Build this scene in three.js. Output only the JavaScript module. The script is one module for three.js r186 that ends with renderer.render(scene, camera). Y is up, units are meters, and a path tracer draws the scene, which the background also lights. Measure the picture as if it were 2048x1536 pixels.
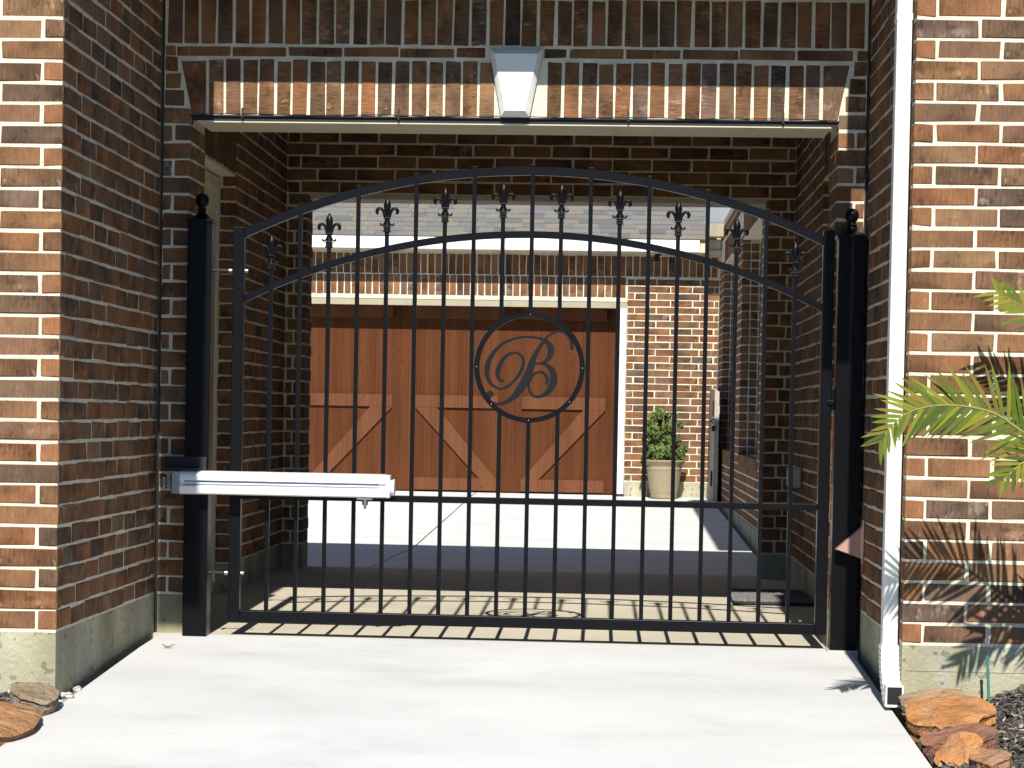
import * as THREE from 'three';
import { mergeGeometries, toCreasedNormals } from 'three/addons/utils/BufferGeometryUtils.js';
import { ConvexGeometry } from 'three/addons/geometries/ConvexGeometry.js';
import { RoundedBoxGeometry } from 'three/addons/geometries/RoundedBoxGeometry.js';
import { Sky } from 'three/addons/objects/Sky.js';

// ---------------------------------------------------------------- camera, sky, sun, exposure
const scene = new THREE.Scene();
const camera = new THREE.PerspectiveCamera(2 * Math.atan(768 / 4681.1) * 180 / Math.PI, 4 / 3, 0.1, 1500);
camera.position.set(0.481, 0.8823, 10.878);
camera.rotation.set(-0.0321, 0.0624, 0.0179, 'YXZ');
camera.setViewOffset(2048, 1536, 99.3, -206.2, 2048, 1536);
scene.add(camera);
const SUN_EL = 0.7185, SUN_AZ = 0.004;
const sunDir = new THREE.Vector3(Math.sin(SUN_AZ) * Math.cos(SUN_EL), Math.sin(SUN_EL), Math.cos(SUN_AZ) * Math.cos(SUN_EL));
const sky = new Sky();
sky.name = 'sky'; sky.scale.setScalar(1000);
sky.material.uniforms.sunPosition.value.copy(sunDir);
sky.material.uniforms.turbidity.value = 2; sky.material.uniforms.rayleigh.value = 0.8;
sky.material.uniforms.mieCoefficient.value = 0.004; sky.material.uniforms.mieDirectionalG.value = 0.8;
sky.userData.kind = 'structure';
scene.add(sky);
scene.environmentIntensity = 0.1;
const sun = new THREE.DirectionalLight(new THREE.Color(1, 0.95, 0.86), 5);
sun.target.position.set(0, 0, -4); sun.position.copy(sunDir).multiplyScalar(40).add(sun.target.position);
sun.castShadow = true; sun.shadow.mapSize.set(4096, 4096);
Object.assign(sun.shadow.camera, { left: -14, right: 14, top: 14, bottom: -14, near: 1, far: 90 });
scene.add(sun, sun.target);
const renderer = new THREE.WebGLRenderer({ antialias: true });
renderer.toneMapping = THREE.LinearToneMapping; renderer.toneMappingExposure = 1.62;
renderer.shadowMap.enabled = true;

// ---------------------------------------------------------------- helpers
let seed = 7;
const rnd = () => { seed = (seed * 1664525 + 1013904223) >>> 0; return seed / 4294967296; };
const rr = (a, b) => a + (b - a) * rnd();
const pick = (a) => a[Math.floor(rnd() * a.length)];
const names = {};
function numbered(n) { const k = names[n] = (names[n] ?? -1) + 1; return k ? `${n}_${String(k).padStart(3, '0')}` : n; }
function tag(o, label, category, group, kind) {
  o.userData = { label };
  if (category) o.userData.category = category;
  if (group) o.userData.group = group;
  if (kind) o.userData.kind = kind;
  return o;
}
function thing(name, label, category, pos = [0, 0, 0], group, kind) {
  const o = new THREE.Group(); o.name = numbered(name); o.position.set(...pos); scene.add(o);
  return tag(o, label, category, group, kind);
}
function mesh(name, geo, mat, parent = scene) {
  const m = new THREE.Mesh(geo, mat); m.name = numbered(name); m.castShadow = m.receiveShadow = true; parent.add(m); return m;
}
function boxUV(g, ou = 0, ov = 0) {
  const p = g.attributes.position, n = g.attributes.normal, uv = new Float32Array(p.count * 2);
  for (let i = 0; i < p.count; i++) {
    const ax = Math.abs(n.getX(i)), ay = Math.abs(n.getY(i)), az = Math.abs(n.getZ(i));
    const [u, v] = az >= ax && az >= ay ? [p.getX(i), p.getY(i)] : ax >= ay ? [p.getZ(i), p.getY(i)] : [p.getX(i), p.getZ(i)];
    uv[2 * i] = u + ou; uv[2 * i + 1] = v + ov;
  }
  g.setAttribute('uv', new THREE.BufferAttribute(uv, 2)); return g;
}
// axis-aligned box between two corners, uv in metres
function bx(x0, x1, y0, y1, z0, z1, r = 0) {
  const w = Math.abs(x1 - x0), h = Math.abs(y1 - y0), d = Math.abs(z1 - z0);
  const g = r ? new RoundedBoxGeometry(w, h, d, 2, r) : new THREE.BoxGeometry(w, h, d);
  g.translate((x0 + x1) / 2, (y0 + y1) / 2, (z0 + z1) / 2);
  return boxUV(g);
}
function each(name, list, mat, parent) { for (const g of list) mesh(name, g, mat, parent); }
function merge(list) {
  const l = list.map((g) => { g = g.index ? g.toNonIndexed() : g; for (const k of Object.keys(g.attributes)) if (!['position', 'normal', 'uv'].includes(k)) g.deleteAttribute(k); if (!g.attributes.uv) boxUV(g); return g; });
  return l.length > 1 ? mergeGeometries(l) : l[0];
}
function tube(pts, r, seg = 24, rad = 8) { return boxUV(new THREE.TubeGeometry(new THREE.CatmullRomCurve3(pts.map((p) => new THREE.Vector3(...p))), seg, r, rad)); }
function cyl(r0, r1, h, x, y, z, seg = 16, axis = 'y') {
  const g = new THREE.CylinderGeometry(r0, r1, h, seg);
  if (axis === 'x') g.rotateZ(Math.PI / 2); if (axis === 'z') g.rotateX(Math.PI / 2);
  g.translate(x, y, z); return g;
}
// quad strip sheet following a height profile, with thickness
function slabGeo(x0, x1, zs, yf, thick, nx = 6) {
  const pos = [], idx = [], uv = [];
  for (let j = 0; j < zs.length; j++) for (let i = 0; i <= nx; i++) { const x = x0 + (x1 - x0) * i / nx; pos.push(x, yf(zs[j]), zs[j]); uv.push(x, zs[j]); }
  const w = nx + 1;
  for (let j = 0; j < zs.length - 1; j++) for (let i = 0; i < nx; i++) { const a = j * w + i; idx.push(a, a + 1, a + w, a + 1, a + w + 1, a + w); }
  const skirt = (ring) => { const b = pos.length / 3; for (const k of ring) { const x = pos[3 * k], y = pos[3 * k + 1], z = pos[3 * k + 2]; pos.push(x, y, z, x, y - thick, z); uv.push(x + z, y, x + z, y - thick); }
    for (let k = 0; k < ring.length - 1; k++) { const a = b + 2 * k; idx.push(a, a + 1, a + 2, a + 1, a + 3, a + 2); } };
  const R = (f, n) => Array.from({ length: n }, (_, k) => f(k));
  skirt(R((k) => k, w)); skirt(R((k) => (zs.length - 1) * w + k, w)); skirt(R((k) => k * w, zs.length)); skirt(R((k) => k * w + nx, zs.length));
  const g = new THREE.BufferGeometry();
  g.setAttribute('position', new THREE.Float32BufferAttribute(pos, 3)); g.setAttribute('uv', new THREE.Float32BufferAttribute(uv, 2)); g.setIndex(idx);
  const h = toCreasedNormals(g, 0.6);
  const n = h.attributes.normal, p = h.attributes.position;
  return h;
}

// ---------------------------------------------------------------- noise and textures
function lattice(n, s) { let q = (s * 2654435761 + 12345) >>> 0; const a = new Float32Array(n); for (let i = 0; i < n; i++) { q = (q * 1664525 + 1013904223) >>> 0; a[i] = q / 4294967296; } return a; }
const LAT = lattice(65536, 3);
function vn(x, y, px, py, s) { // periodic value noise
  const xi = Math.floor(x), yi = Math.floor(y), fx = x - xi, fy = y - yi, u = fx * fx * (3 - 2 * fx), v = fy * fy * (3 - 2 * fy);
  const m = (a, b) => ((a % b) + b) % b, x0 = m(xi, px), x1 = m(xi + 1, px), y0 = m(yi, py), y1 = m(yi + 1, py);
  const h = (a, b) => LAT[(a * 157 + b * 7919 + s * 3571) & 65535];
  const a = h(x0, y0), b = h(x1, y0), c = h(x0, y1), d = h(x1, y1);
  return a + (b - a) * u + (c - a) * v + (a - b - c + d) * u * v;
}
function fbm(u, v, fx, fy, oct, s) { let r = 0, a = 0.5, t = 0; for (let o = 0; o < oct; o++) { r += a * vn(u * fx, v * fy, fx, fy, s + o * 17); t += a; a *= 0.5; fx *= 2; fy *= 2; } return r / t; }
const smooth = (a, b, x) => { const t = Math.min(1, Math.max(0, (x - a) / (b - a))); return t * t * (3 - 2 * t); };
function tex(size, metres, fn, srgb) { // fn(u, v) gives linear rgb 0..1
  const d = new Uint8Array(size * size * 4), enc = (x) => { x = Math.min(1, Math.max(0, x)); return Math.round(255 * (srgb ? (x < 0.0031308 ? x * 12.92 : 1.055 * x ** (1 / 2.4) - 0.055) : x)); };
  for (let y = 0; y < size; y++) for (let x = 0; x < size; x++) { const c = fn((x + 0.5) / size, (y + 0.5) / size), k = 4 * (y * size + x); if (c.length) { d[k] = enc(c[0]); d[k + 1] = enc(c[1]); d[k + 2] = enc(c[2]); } else d[k] = d[k + 1] = d[k + 2] = enc(c); d[k + 3] = 255; }
  const t = new THREE.DataTexture(d, size, size); t.wrapS = t.wrapT = THREE.RepeatWrapping; t.magFilter = THREE.LinearFilter; t.minFilter = THREE.LinearMipmapLinearFilter; t.generateMipmaps = true;
  if (srgb) t.colorSpace = THREE.SRGBColorSpace; t.repeat.set(1 / metres[0], 1 / metres[1]); t.needsUpdate = true; return t;
}
const brickFn = (white) => (u, v) => {
  const groove = fbm(u, v, 220, 24, 2, 1), blot = fbm(u, v, 9, 12, 4, 5), dark = fbm(u, v, 5, 7, 3, 9), pit = vn(u * 260, v * 260, 260, 260, 21), fine = vn(u * 500, v * 500, 500, 500, 33);
  let k = 0.86 + 0.8 * (blot - 0.5) + 0.4 * (groove - 0.5) + 0.26 * (fine - 0.5); k *= 1 - 0.36 * smooth(0.53, 0.74, dark); k *= 1 - 0.34 * smooth(0.6, 0.72, fbm(u, v, 60, 34, 3, 57)) * smooth(0.4, 0.6, dark);
  let c = [k * 0.9, k * (0.9 - 0.1 * blot), k * (0.92 - 0.22 * blot)];
  if (pit > 0.93) c = c.map((x) => x * 0.55);
  const w = smooth(white, white + 0.22, fbm(u, v, 40, 24, 5, 41) * 0.75 + 0.25 * fbm(u, v, 160, 60, 2, 43)) * smooth(0.4, 0.7, fbm(u, v, 5, 7, 3, 55)) * (0.6 + 0.8 * fine);
  return c.map((x, i) => x + ([1.9, 2.2, 2.4][i] - x) * w * 0.6).map((x) => x * 0.42);
};
const T = {
  brick: tex(1024, [1.0, 1.0], brickFn(0.6), true),
  brickWhite: tex(1024, [1.0, 1.0], brickFn(0.5), true),
  brickBump: tex(1024, [1.0, 1.0], (u, v) => 0.5 + 0.55 * (fbm(u, v, 220, 24, 2, 1) - 0.5) + 0.5 * (fbm(u, v, 40, 40, 3, 61) - 0.5) - 0.3 * smooth(0.9, 1, vn(u * 260, v * 260, 260, 260, 21))),
  mortar: tex(512, [0.6, 0.6], (u, v) => { const k = 0.72 + 0.34 * (fbm(u, v, 12, 12, 5, 71) - 0.5) + 0.25 * (vn(u * 256, v * 256, 256, 256, 73) - 0.5); return [k, k * 0.96, k * 0.88]; }, true),
  mortarBump: tex(512, [0.3, 0.3], (u, v) => fbm(u, v, 24, 24, 4, 75)),
  concrete: tex(1024, [2.6, 2.6], (u, v) => { const k = 0.80 + 0.22 * (fbm(u, v, 3, 4, 6, 81) - 0.5) + 0.05 * (vn(u * 512, v * 512, 512, 512, 83) - 0.5) - 0.04 * smooth(0.55, 0.75, fbm(u, v, 5, 8, 5, 85)) - 0.05 * smooth(0.55, 0.85, fbm(u, v, 12, 14, 5, 86)) - (vn(u * 90, v * 90, 90, 90, 88) > 0.985 ? 0.16 : 0); return [k, k * 0.995, k * 0.975]; }, true),
  concreteBump: tex(512, [0.5, 0.5], (u, v) => 0.5 * vn(u * 10, v * 220, 10, 220, 91) + 0.5 * fbm(u, v, 60, 60, 2, 93)),
  plinth: tex(1024, [1.3, 1.3], (u, v) => { const k = 0.66 + 0.6 * (fbm(u, v, 5, 4, 5, 101) - 0.5) + 0.12 * (vn(u * 400, v * 400, 400, 400, 103) - 0.5), s = smooth(0.5, 0.7, fbm(u, v, 9, 3, 4, 105)), w = vn(u * 70, v * 70, 70, 70, 107) > 0.95 ? 0.25 : 0, d = fbm(u, v, 44, 44, 2, 109) > 0.74 ? 0.6 : 1; return [(k + w) * d, (k * (1 - 0.03 * s) + w) * d, (k * (0.88 - 0.16 * s) + w) * d]; }, true),
  wood: tex(512, [0.5, 1.6], (u, v) => { const k = 0.7 + 0.35 * (fbm(u, v, 60, 3, 3, 111) - 0.5) + 0.35 * (fbm(u, v, 5, 2, 3, 113) - 0.5) - 0.3 * smooth(0.93, 0.99, vn(u * 20, v * 26, 20, 26, 115)); return [k, k * 0.96, k * 0.92]; }, true),
  woodBump: tex(512, [0.5, 1.6], (u, v) => fbm(u, v, 80, 4, 3, 117)),
  grain: tex(256, [0.12, 0.12], (u, v) => 0.7 + 0.5 * (vn(u * 128, v * 128, 128, 128, 121) - 0.5) + 0.3 * (fbm(u, v, 8, 8, 3, 123) - 0.5), true),
  stone: tex(512, [0.4, 0.4], (u, v) => { const b = fbm(u, v, 5, 9, 6, 131), s = fbm(u, v, 7, 9, 4, 133), k = 0.62 + 0.62 * (b - 0.5) + 0.3 * (vn(u * 200, v * 200, 200, 200, 135) - 0.5), g = smooth(0.5, 0.68, s); return [k, k * (0.95 + 0.18 * g), k * (0.9 + 0.55 * g)]; }, true),
  rough: tex(256, [0.25, 0.25], (u, v) => fbm(u, v, 8, 8, 5, 141)),
  dirty: tex(512, [1.2, 1.2], (u, v) => { const k = 0.9 + 0.16 * (fbm(u, v, 6, 3, 5, 151) - 0.5) - 0.1 * smooth(0.62, 0.8, fbm(u, v, 20, 4, 3, 153)); return [k, k * 0.995, k * 0.97]; }, true),
};
const Q = (color, rough, o = {}, sp = 0.3) => new THREE.MeshPhysicalMaterial({ color: new THREE.Color().setRGB(...color), roughness: rough, specularIntensity: sp, ...o });
const M = (color, rough, o = {}) => new THREE.MeshStandardMaterial({ color: new THREE.Color().setRGB(...color), roughness: rough, ...o });
const bb = { bumpMap: T.brickBump, bumpScale: 0.004 };
const bt = (c, w) => Q([c[0] * 2.2, c[1] * 2.1, c[2] * 2.12], 0.92, { map: w ? T.brickWhite : T.brick, ...bb });
const TONES = [bt([0.25, 0.142, 0.072]), bt([0.235, 0.124, 0.062]), bt([0.26, 0.163, 0.09]), bt([0.215, 0.124, 0.066]), bt([0.178, 0.115, 0.071]), bt([0.275, 0.136, 0.066]), bt([0.13, 0.09, 0.063]), bt([0.19, 0.13, 0.083])];
const WHITE_TONES = [bt([0.22, 0.13, 0.08], 1), bt([0.17, 0.12, 0.09], 1)];
const ORANGE = bt([0.29, 0.15, 0.075]);
function tone() { const r = rnd(); return r < 0.13 ? pick(WHITE_TONES) : r < 0.3 ? TONES[0] : r < 0.46 ? TONES[1] : r < 0.58 ? TONES[2] : r < 0.72 ? TONES[3] : r < 0.8 ? TONES[4] : r < 0.9 ? TONES[5] : r < 0.945 ? TONES[6] : TONES[7]; }
const mat = {
  mortar: M([0.76, 0.72, 0.62], 0.95, { map: T.mortar, bumpMap: T.mortarBump, bumpScale: 0.003 }),
  plinth: M([0.45, 0.43, 0.37], 0.95, { map: T.plinth, bumpMap: T.mortarBump, bumpScale: 0.003 }),
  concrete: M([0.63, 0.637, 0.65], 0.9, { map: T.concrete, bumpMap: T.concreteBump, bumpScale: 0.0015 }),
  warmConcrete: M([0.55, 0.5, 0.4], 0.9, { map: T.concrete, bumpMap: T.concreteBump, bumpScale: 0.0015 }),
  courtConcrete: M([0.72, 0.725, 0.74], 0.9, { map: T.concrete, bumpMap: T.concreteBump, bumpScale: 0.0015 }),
  soil: M([0.045, 0.04, 0.036], 1, { map: T.mortar }),
  earth: M([0.12, 0.13, 0.06], 1, { map: T.mortar }),
  cream: M([0.56, 0.52, 0.4], 0.7, { map: T.dirty }),
  taupe: M([0.33, 0.3, 0.215], 0.75, { map: T.dirty }),
  white: M([0.8, 0.8, 0.76], 0.45, { map: T.dirty }),
  stoneWhite: M([0.8, 0.8, 0.78], 0.85, { map: T.dirty, bumpMap: T.rough, bumpScale: 0.002 }),
  black: new THREE.MeshPhysicalMaterial({ color: new THREE.Color().setRGB(0.004, 0.004, 0.005), roughness: 0.3, specularIntensity: 0.26, bumpMap: T.rough, bumpScale: 0.0008 }),
  blackMatt: M([0.007, 0.007, 0.008], 0.7),
  void: M([0.006, 0.006, 0.006], 0.9),
  caulk: M([0.02, 0.02, 0.02], 0.9),
  alu: M([0.86, 0.87, 0.9], 0.42, { metalness: 0.35, map: T.dirty }),
  aluDark: M([0.25, 0.28, 0.34], 0.4, { metalness: 0.6 }),
  steel: M([0.36, 0.36, 0.35], 0.35, { metalness: 1 }),
  wood: [Q([0.102, 0.035, 0.0125], 0.9, { map: T.wood, bumpMap: T.woodBump, bumpScale: 0.002 }), Q([0.095, 0.032, 0.011], 0.9, { map: T.wood, bumpMap: T.woodBump, bumpScale: 0.002 }), Q([0.109, 0.038, 0.014], 0.9, { map: T.wood, bumpMap: T.woodBump, bumpScale: 0.002 })],
  rail: Q([0.15, 0.06, 0.028], 0.9, { map: T.wood, bumpMap: T.woodBump, bumpScale: 0.002 }),
  fence: M([0.5, 0.45, 0.38], 0.85, { map: T.wood, bumpMap: T.woodBump, bumpScale: 0.002 }),
  glass: new THREE.MeshPhysicalMaterial({ color: 0x20262a, roughness: 0.05, metalness: 0 }),
  pot: M([0.27, 0.225, 0.14], 0.8, { map: T.dirty }),
  plate: M([0.42, 0.25, 0.19], 0.5, { map: T.dirty }),
  greenStake: M([0.03, 0.17, 0.13], 0.6),
  grey: M([0.3, 0.31, 0.31], 0.5),
};
const SH = [[0.34, 0.335, 0.33], [0.29, 0.285, 0.29], [0.38, 0.355, 0.3], [0.31, 0.3, 0.32], [0.36, 0.32, 0.29], [0.25, 0.25, 0.255], [0.33, 0.34, 0.32]].map((c) => Q([c[0] * 0.69, c[1] * 0.68, c[2] * 0.66], 0.95, { map: T.grain, bumpMap: T.grain, bumpScale: 0.002 }));

// ---------------------------------------------------------------- bricks
const C = 0.0813, P = 0.2525, L = 0.24, H = 0.0693, D = 0.075, J = 0.0125, B0 = 0.012;
const XL = -1.639, XR = 1.639, ZL = 1.963, ZR = 1.637, TOP = 2.86;
// an edge-worn brick: chamfered box with its face at z = 0, corners nudged
function brickBox(w, h, d, skew) {
  const c = 0.0035, pts = [], tri = [], V = (i, j, k) => { // 8 corners x 3 vertices
    const key = [i, j, k], out = [];
    const nx = rr(-0.0022, 0.0022), ny = rr(-0.0026, 0.0024), nz = rr(-0.0022, 0.0004);
    for (let a = 0; a < 3; a++) { const e = [w / 2, h / 2, d / 2].map((s, q) => (key[q] ? 1 : -1) * (s - (q === a ? 0 : c))); pts.push(e[0] + nx + (skew ? skew(e[0], e[1]) : 0), e[1] + ny, e[2] - d / 2 + nz * (k ? 1 : 0)); out.push(pts.length / 3 - 1); }
    return out;
  };
  const K = {}; for (const i of [0, 1]) for (const j of [0, 1]) for (const k of [0, 1]) K[`${i}${j}${k}`] = V(i, j, k);
  const q = (a, b, cc, dd) => tri.push(a, b, cc, a, cc, dd), k = (s, a) => K[s][a];
  q(k('001', 2), k('101', 2), k('111', 2), k('011', 2)); q(k('100', 2), k('000', 2), k('010', 2), k('110', 2));
  q(k('101', 0), k('100', 0), k('110', 0), k('111', 0)); q(k('000', 0), k('001', 0), k('011', 0), k('010', 0));
  q(k('011', 1), k('111', 1), k('110', 1), k('010', 1)); q(k('000', 1), k('100', 1), k('101', 1), k('001', 1));
  for (const [s, t, a, b] of [['001', '101', 1, 2], ['111', '011', 1, 2], ['010', '110', 1, 2], ['100', '000', 1, 2], ['101', '111', 0, 2], ['011', '001', 0, 2], ['110', '100', 0, 2], ['000', '010', 0, 2], ['101', '100', 1, 0], ['000', '001', 1, 0], ['110', '111', 1, 0], ['011', '010', 1, 0]]) q(k(s, a), k(t, a), k(t, b), k(s, b));
  for (const s in K) tri.push(...K[s]);
  const g = new THREE.BufferGeometry(); g.setAttribute('position', new THREE.Float32BufferAttribute(pts, 3)); g.setIndex(tri);
  const n = g.toNonIndexed(); // outward winding, whatever the order above gave
  const p = n.attributes.position.array, ce = [0, 0, -d / 2];
  for (let i = 0; i < p.length; i += 9) {
    const ux = p[i + 3] - p[i], uy = p[i + 4] - p[i + 1], uz = p[i + 5] - p[i + 2], vx = p[i + 6] - p[i], vy = p[i + 7] - p[i + 1], vz = p[i + 8] - p[i + 2];
    const nx = uy * vz - uz * vy, ny = uz * vx - ux * vz, nz = ux * vy - uy * vx;
    if (nx * (p[i] - ce[0]) + ny * (p[i + 1] - ce[1]) + nz * (p[i + 2] - ce[2]) < 0) for (let a = 0; a < 3; a++) { const t = p[i + 3 + a]; p[i + 3 + a] = p[i + 6 + a]; p[i + 6 + a] = t; }
  }
  n.computeVertexNormals();
  return boxUV(n, rr(0, 7), rr(0, 7));
}
const cache = {};
function brickGeo(w, h, d, up) { // shared between alike bricks, six worn variants of each size
  w = Math.round(w * 250) / 250; h = Math.round(h * 500) / 500;
  const key = `${w}_${h}_${d}_${up ? 1 : 0}`, list = cache[key] ??= [];
  if (list.length < 14) { const g = up ? brickBox(h, w, d).rotateZ(Math.PI / 2) : brickBox(w, h, d); list.push(g); return g; }
  return pick(list);
}
// collects bricks and then adds them to their wall: the first 300 as parts, the rest joined
class Bond {
  constructor() { this.list = []; }
  // f = wall frame {o:[x,y,z] of s=0,y=0, u:[ux,uz], ry}
  put(f, s, y, w, h, opt = {}) { this.list.push({ f, s, y, w, h, ...opt }); }
  rows(f, s0, s1, n0, n1, first, opt = {}) { // running bond from s0 to s1; first(n) = offset of the first full brick
    for (let n = n0; n < n1; n++) {
      let a = s0 + first(n); while (a > s0 + 0.03) a -= P;
      for (; a < s1 - 0.02; a += P) { const b0 = Math.max(a, s0 + (opt.in0 ?? 0)), b1 = Math.min(a + L, s1 - (opt.in1 ?? 0)); if (b1 - b0 > 0.028) this.put(f, b0, n * C + B0, b1 - b0, H, opt); }
    }
  }
  build(parent, limit = 298) {
    const rest = [];
    this.list.forEach((b, i) => {
      const { f } = b, m = b.mat ?? tone(), out = rr(-0.0018, 0.0026), cx = b.s + b.w / 2 + (b.corner ? 0 : rr(-0.0025, 0.0025)), cy = b.y + b.h / 2 + (b.up ? 0 : rr(-0.0016, 0.0016));
      const nrm = [Math.sin(f.ry), Math.cos(f.ry)];
      const pos = [f.o[0] + f.u[0] * cx + nrm[0] * out, f.o[1] + cy, f.o[2] + f.u[1] * cx + nrm[1] * out], rz = b.corner ? 0 : rr(-0.006, 0.006);
      if (i < limit) { const q = mesh(b.name ?? 'brick', b.geo ?? brickGeo(b.w, b.h, b.d ?? D, b.up), m, parent); q.position.set(...pos); q.rotation.set(0, f.ry, rz, 'YXZ'); }
      else rest.push([pos, f.ry, b, m]);
    });
    if (rest.length) {
      const im = new THREE.InstancedMesh(brickBox(L, H, D), bt([1 / 2.2, 1 / 2.1, 1 / 2.12]), rest.length), o = new THREE.Object3D();
      rest.forEach(([pos, ry, b, m], i) => { o.position.set(...pos); o.rotation.set(0, ry, 0); o.scale.set(b.w / L, b.h / H, 1); o.updateMatrix(); im.setMatrixAt(i, o.matrix); im.setColorAt(i, m.color); });
      im.name = numbered('more_bricks'); im.userData.kind = 'stuff'; im.castShadow = im.receiveShadow = true; parent.add(im);
    }
  }
}
const even = (n) => n % 2 === 0;

// ---------------------------------------------------------------- ground, slabs
const KN = [[-400, -0.3], [-18, -0.07], [-16.5, -0.068], [-12, -0.15], [-8, -0.222], [-4.4, -0.156], [-2, -0.167], [0, -0.18], [0.4, -0.19], [1.96, -0.262], [3.2, -0.315], [11, -0.62], [14, -0.75], [400, -0.8]];
function floorY(z) { for (let i = 0; i < KN.length - 1; i++) if (z <= KN[i + 1][0]) { const [a, ya] = KN[i], [b, yb] = KN[i + 1]; return ya + (yb - ya) * (z - a) / (b - a); } return -0.8; }
const zr = (a, b, n) => Array.from({ length: n + 1 }, (_, i) => a + (b - a) * i / n);
{
  const zs = [-400, -100, -30, ...zr(-18, 14, 40), 30, 100, 400], g = slabGeo(-400, 400, zs, (z) => floorY(z) - 0.075, 0.2, 2);
  tag(mesh('ground', g, mat.earth), 'bare earth lying under and around the paving', null, null, 'structure');
  const dz = zr(0.04, 13, 26);
  tag(mesh('driveway', slabGeo(-1.6, 1.6, dz, floorY, 0.11, 8), mat.concrete), 'pale sunlit concrete driveway in front of the gate', null, null, 'structure');
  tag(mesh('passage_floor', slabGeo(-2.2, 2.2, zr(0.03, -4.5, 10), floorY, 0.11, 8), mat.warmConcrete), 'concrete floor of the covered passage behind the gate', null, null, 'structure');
  const c = thing('courtyard_paving', 'sunlit concrete courtyard between the passage and the garage', null, [0, 0, 0], null, 'structure');
  const cz = zr(-4.512, -16.84, 24);
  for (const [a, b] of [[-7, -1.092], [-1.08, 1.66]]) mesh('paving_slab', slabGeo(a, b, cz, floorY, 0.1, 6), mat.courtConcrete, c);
}

// ---------------------------------------------------------------- wing on the opener side
const fFront = (x, z) => ({ o: [x, 0, z], u: [1, 0], ry: 0 });
{
  const w = thing('brick_wall', 'brown brick pier and return wall on the gate opener side, over a low concrete footing', 'wall', [0, 0, 0], null, 'thing');
  mesh('mortar', merge([bx(-5, XL - 0.004, 0, TOP, ZL - 0.3, ZL - 0.004), bx(XL - 0.3, XL - 0.004, 0, TOP, 0.0, ZL - 0.3)]), mat.mortar, w);
  each('footing', [bx(-5, XL - 0.003, -0.7, 0, ZL - 0.31, ZL - 0.003), bx(XL - 0.3, XL - 0.003, -0.7, 0, 0.0, ZL - 0.31)], mat.plinth, w);
  const b = new Bond(), F = { o: [XL, 0, ZL], u: [-1, 0], ry: 0 }, S = { o: [XL, 0, ZL], u: [0, -1], ry: Math.PI / 2 };
  for (let n = 0; n < 30; n++) {
    if (!even(n)) b.put(F, 0, n * C + B0, L, H, { corner: 1 });
    else { b.put(S, 0, n * C + B0, L, H, { corner: 1, mat: rnd() < 0.6 ? ORANGE : null }); b.put(F, D + J, n * C + B0, L, H); }
  }
  for (let n = 0; n < 34; n++) { const off = even(n) ? (n < 30 ? P : 0) : D + J; for (let a = off; a < ZL - 0.02; a += P) { const e = Math.min(a + L, ZL - 0.008); if (e - a > 0.025) b.put(S, a, n * C + B0, e - a, H); } }
  for (let n = 0; n < 35; n++) for (let a = n < 30 ? (even(n) ? D + J + P : P) : 0; a < 2.2; a += P) b.put(F, a, n * C + B0, L, H);
  b.build(w);
}
// ---------------------------------------------------------------- wing with the downspout
{
  const w = thing('brick_wall', 'brown brick pier and return wall beside the white downspout and palm', 'wall', [0, 0, 0], null, 'thing');
  mesh('mortar', merge([bx(XR + 0.004, 5, 0, TOP, ZR - 0.3, ZR - 0.004), bx(XR + 0.004, XR + 0.3, 0, TOP, 0.0, ZR - 0.3)]), mat.mortar, w);
  each('footing', [bx(XR + 0.003, 5, -0.7, 0, ZR - 0.31, ZR - 0.003), bx(XR + 0.003, XR + 0.3, -0.7, 0, 0.0, ZR - 0.31), bx(XR + 0.02, 5, -0.1, -0.0965, ZR - 0.004, ZR - 0.0005)], mat.plinth, w);
  const b = new Bond(), F = { o: [XR, 0, ZR], u: [1, 0], ry: 0 }, S = { o: [XR, 0, ZR], u: [0, -1], ry: -Math.PI / 2 };
  for (let n = 0; n < 31; n++) {
    if (!even(n)) { b.put(F, 0, n * C + B0, L, H, { corner: 1 }); b.put(F, P, n * C + B0, L, H); } else { b.put(S, 0, n * C + B0, L, H, { corner: 1, mat: rnd() < 0.6 ? ORANGE : null }); b.put(F, D + J, n * C + B0, L, H); b.put(F, D + J + P, n * C + B0, L, H); }
  }
  for (let n = 0; n < 34; n++) { const off = even(n) ? (n < 31 ? P : 0) : D + J; for (let a = off; a < ZR - 0.02; a += P) { const e = Math.min(a + L, ZR - 0.008); if (e - a > 0.025) b.put(S, a, n * C + B0, e - a, H); } }
  for (let n = 0; n < 35; n++) for (let a = n < 31 ? (even(n) ? D + J + 2 * P : 2 * P) : 0; a < 2; a += P) b.put(F, a, n * C + B0, L, H);
  b.build(w);
}
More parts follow.
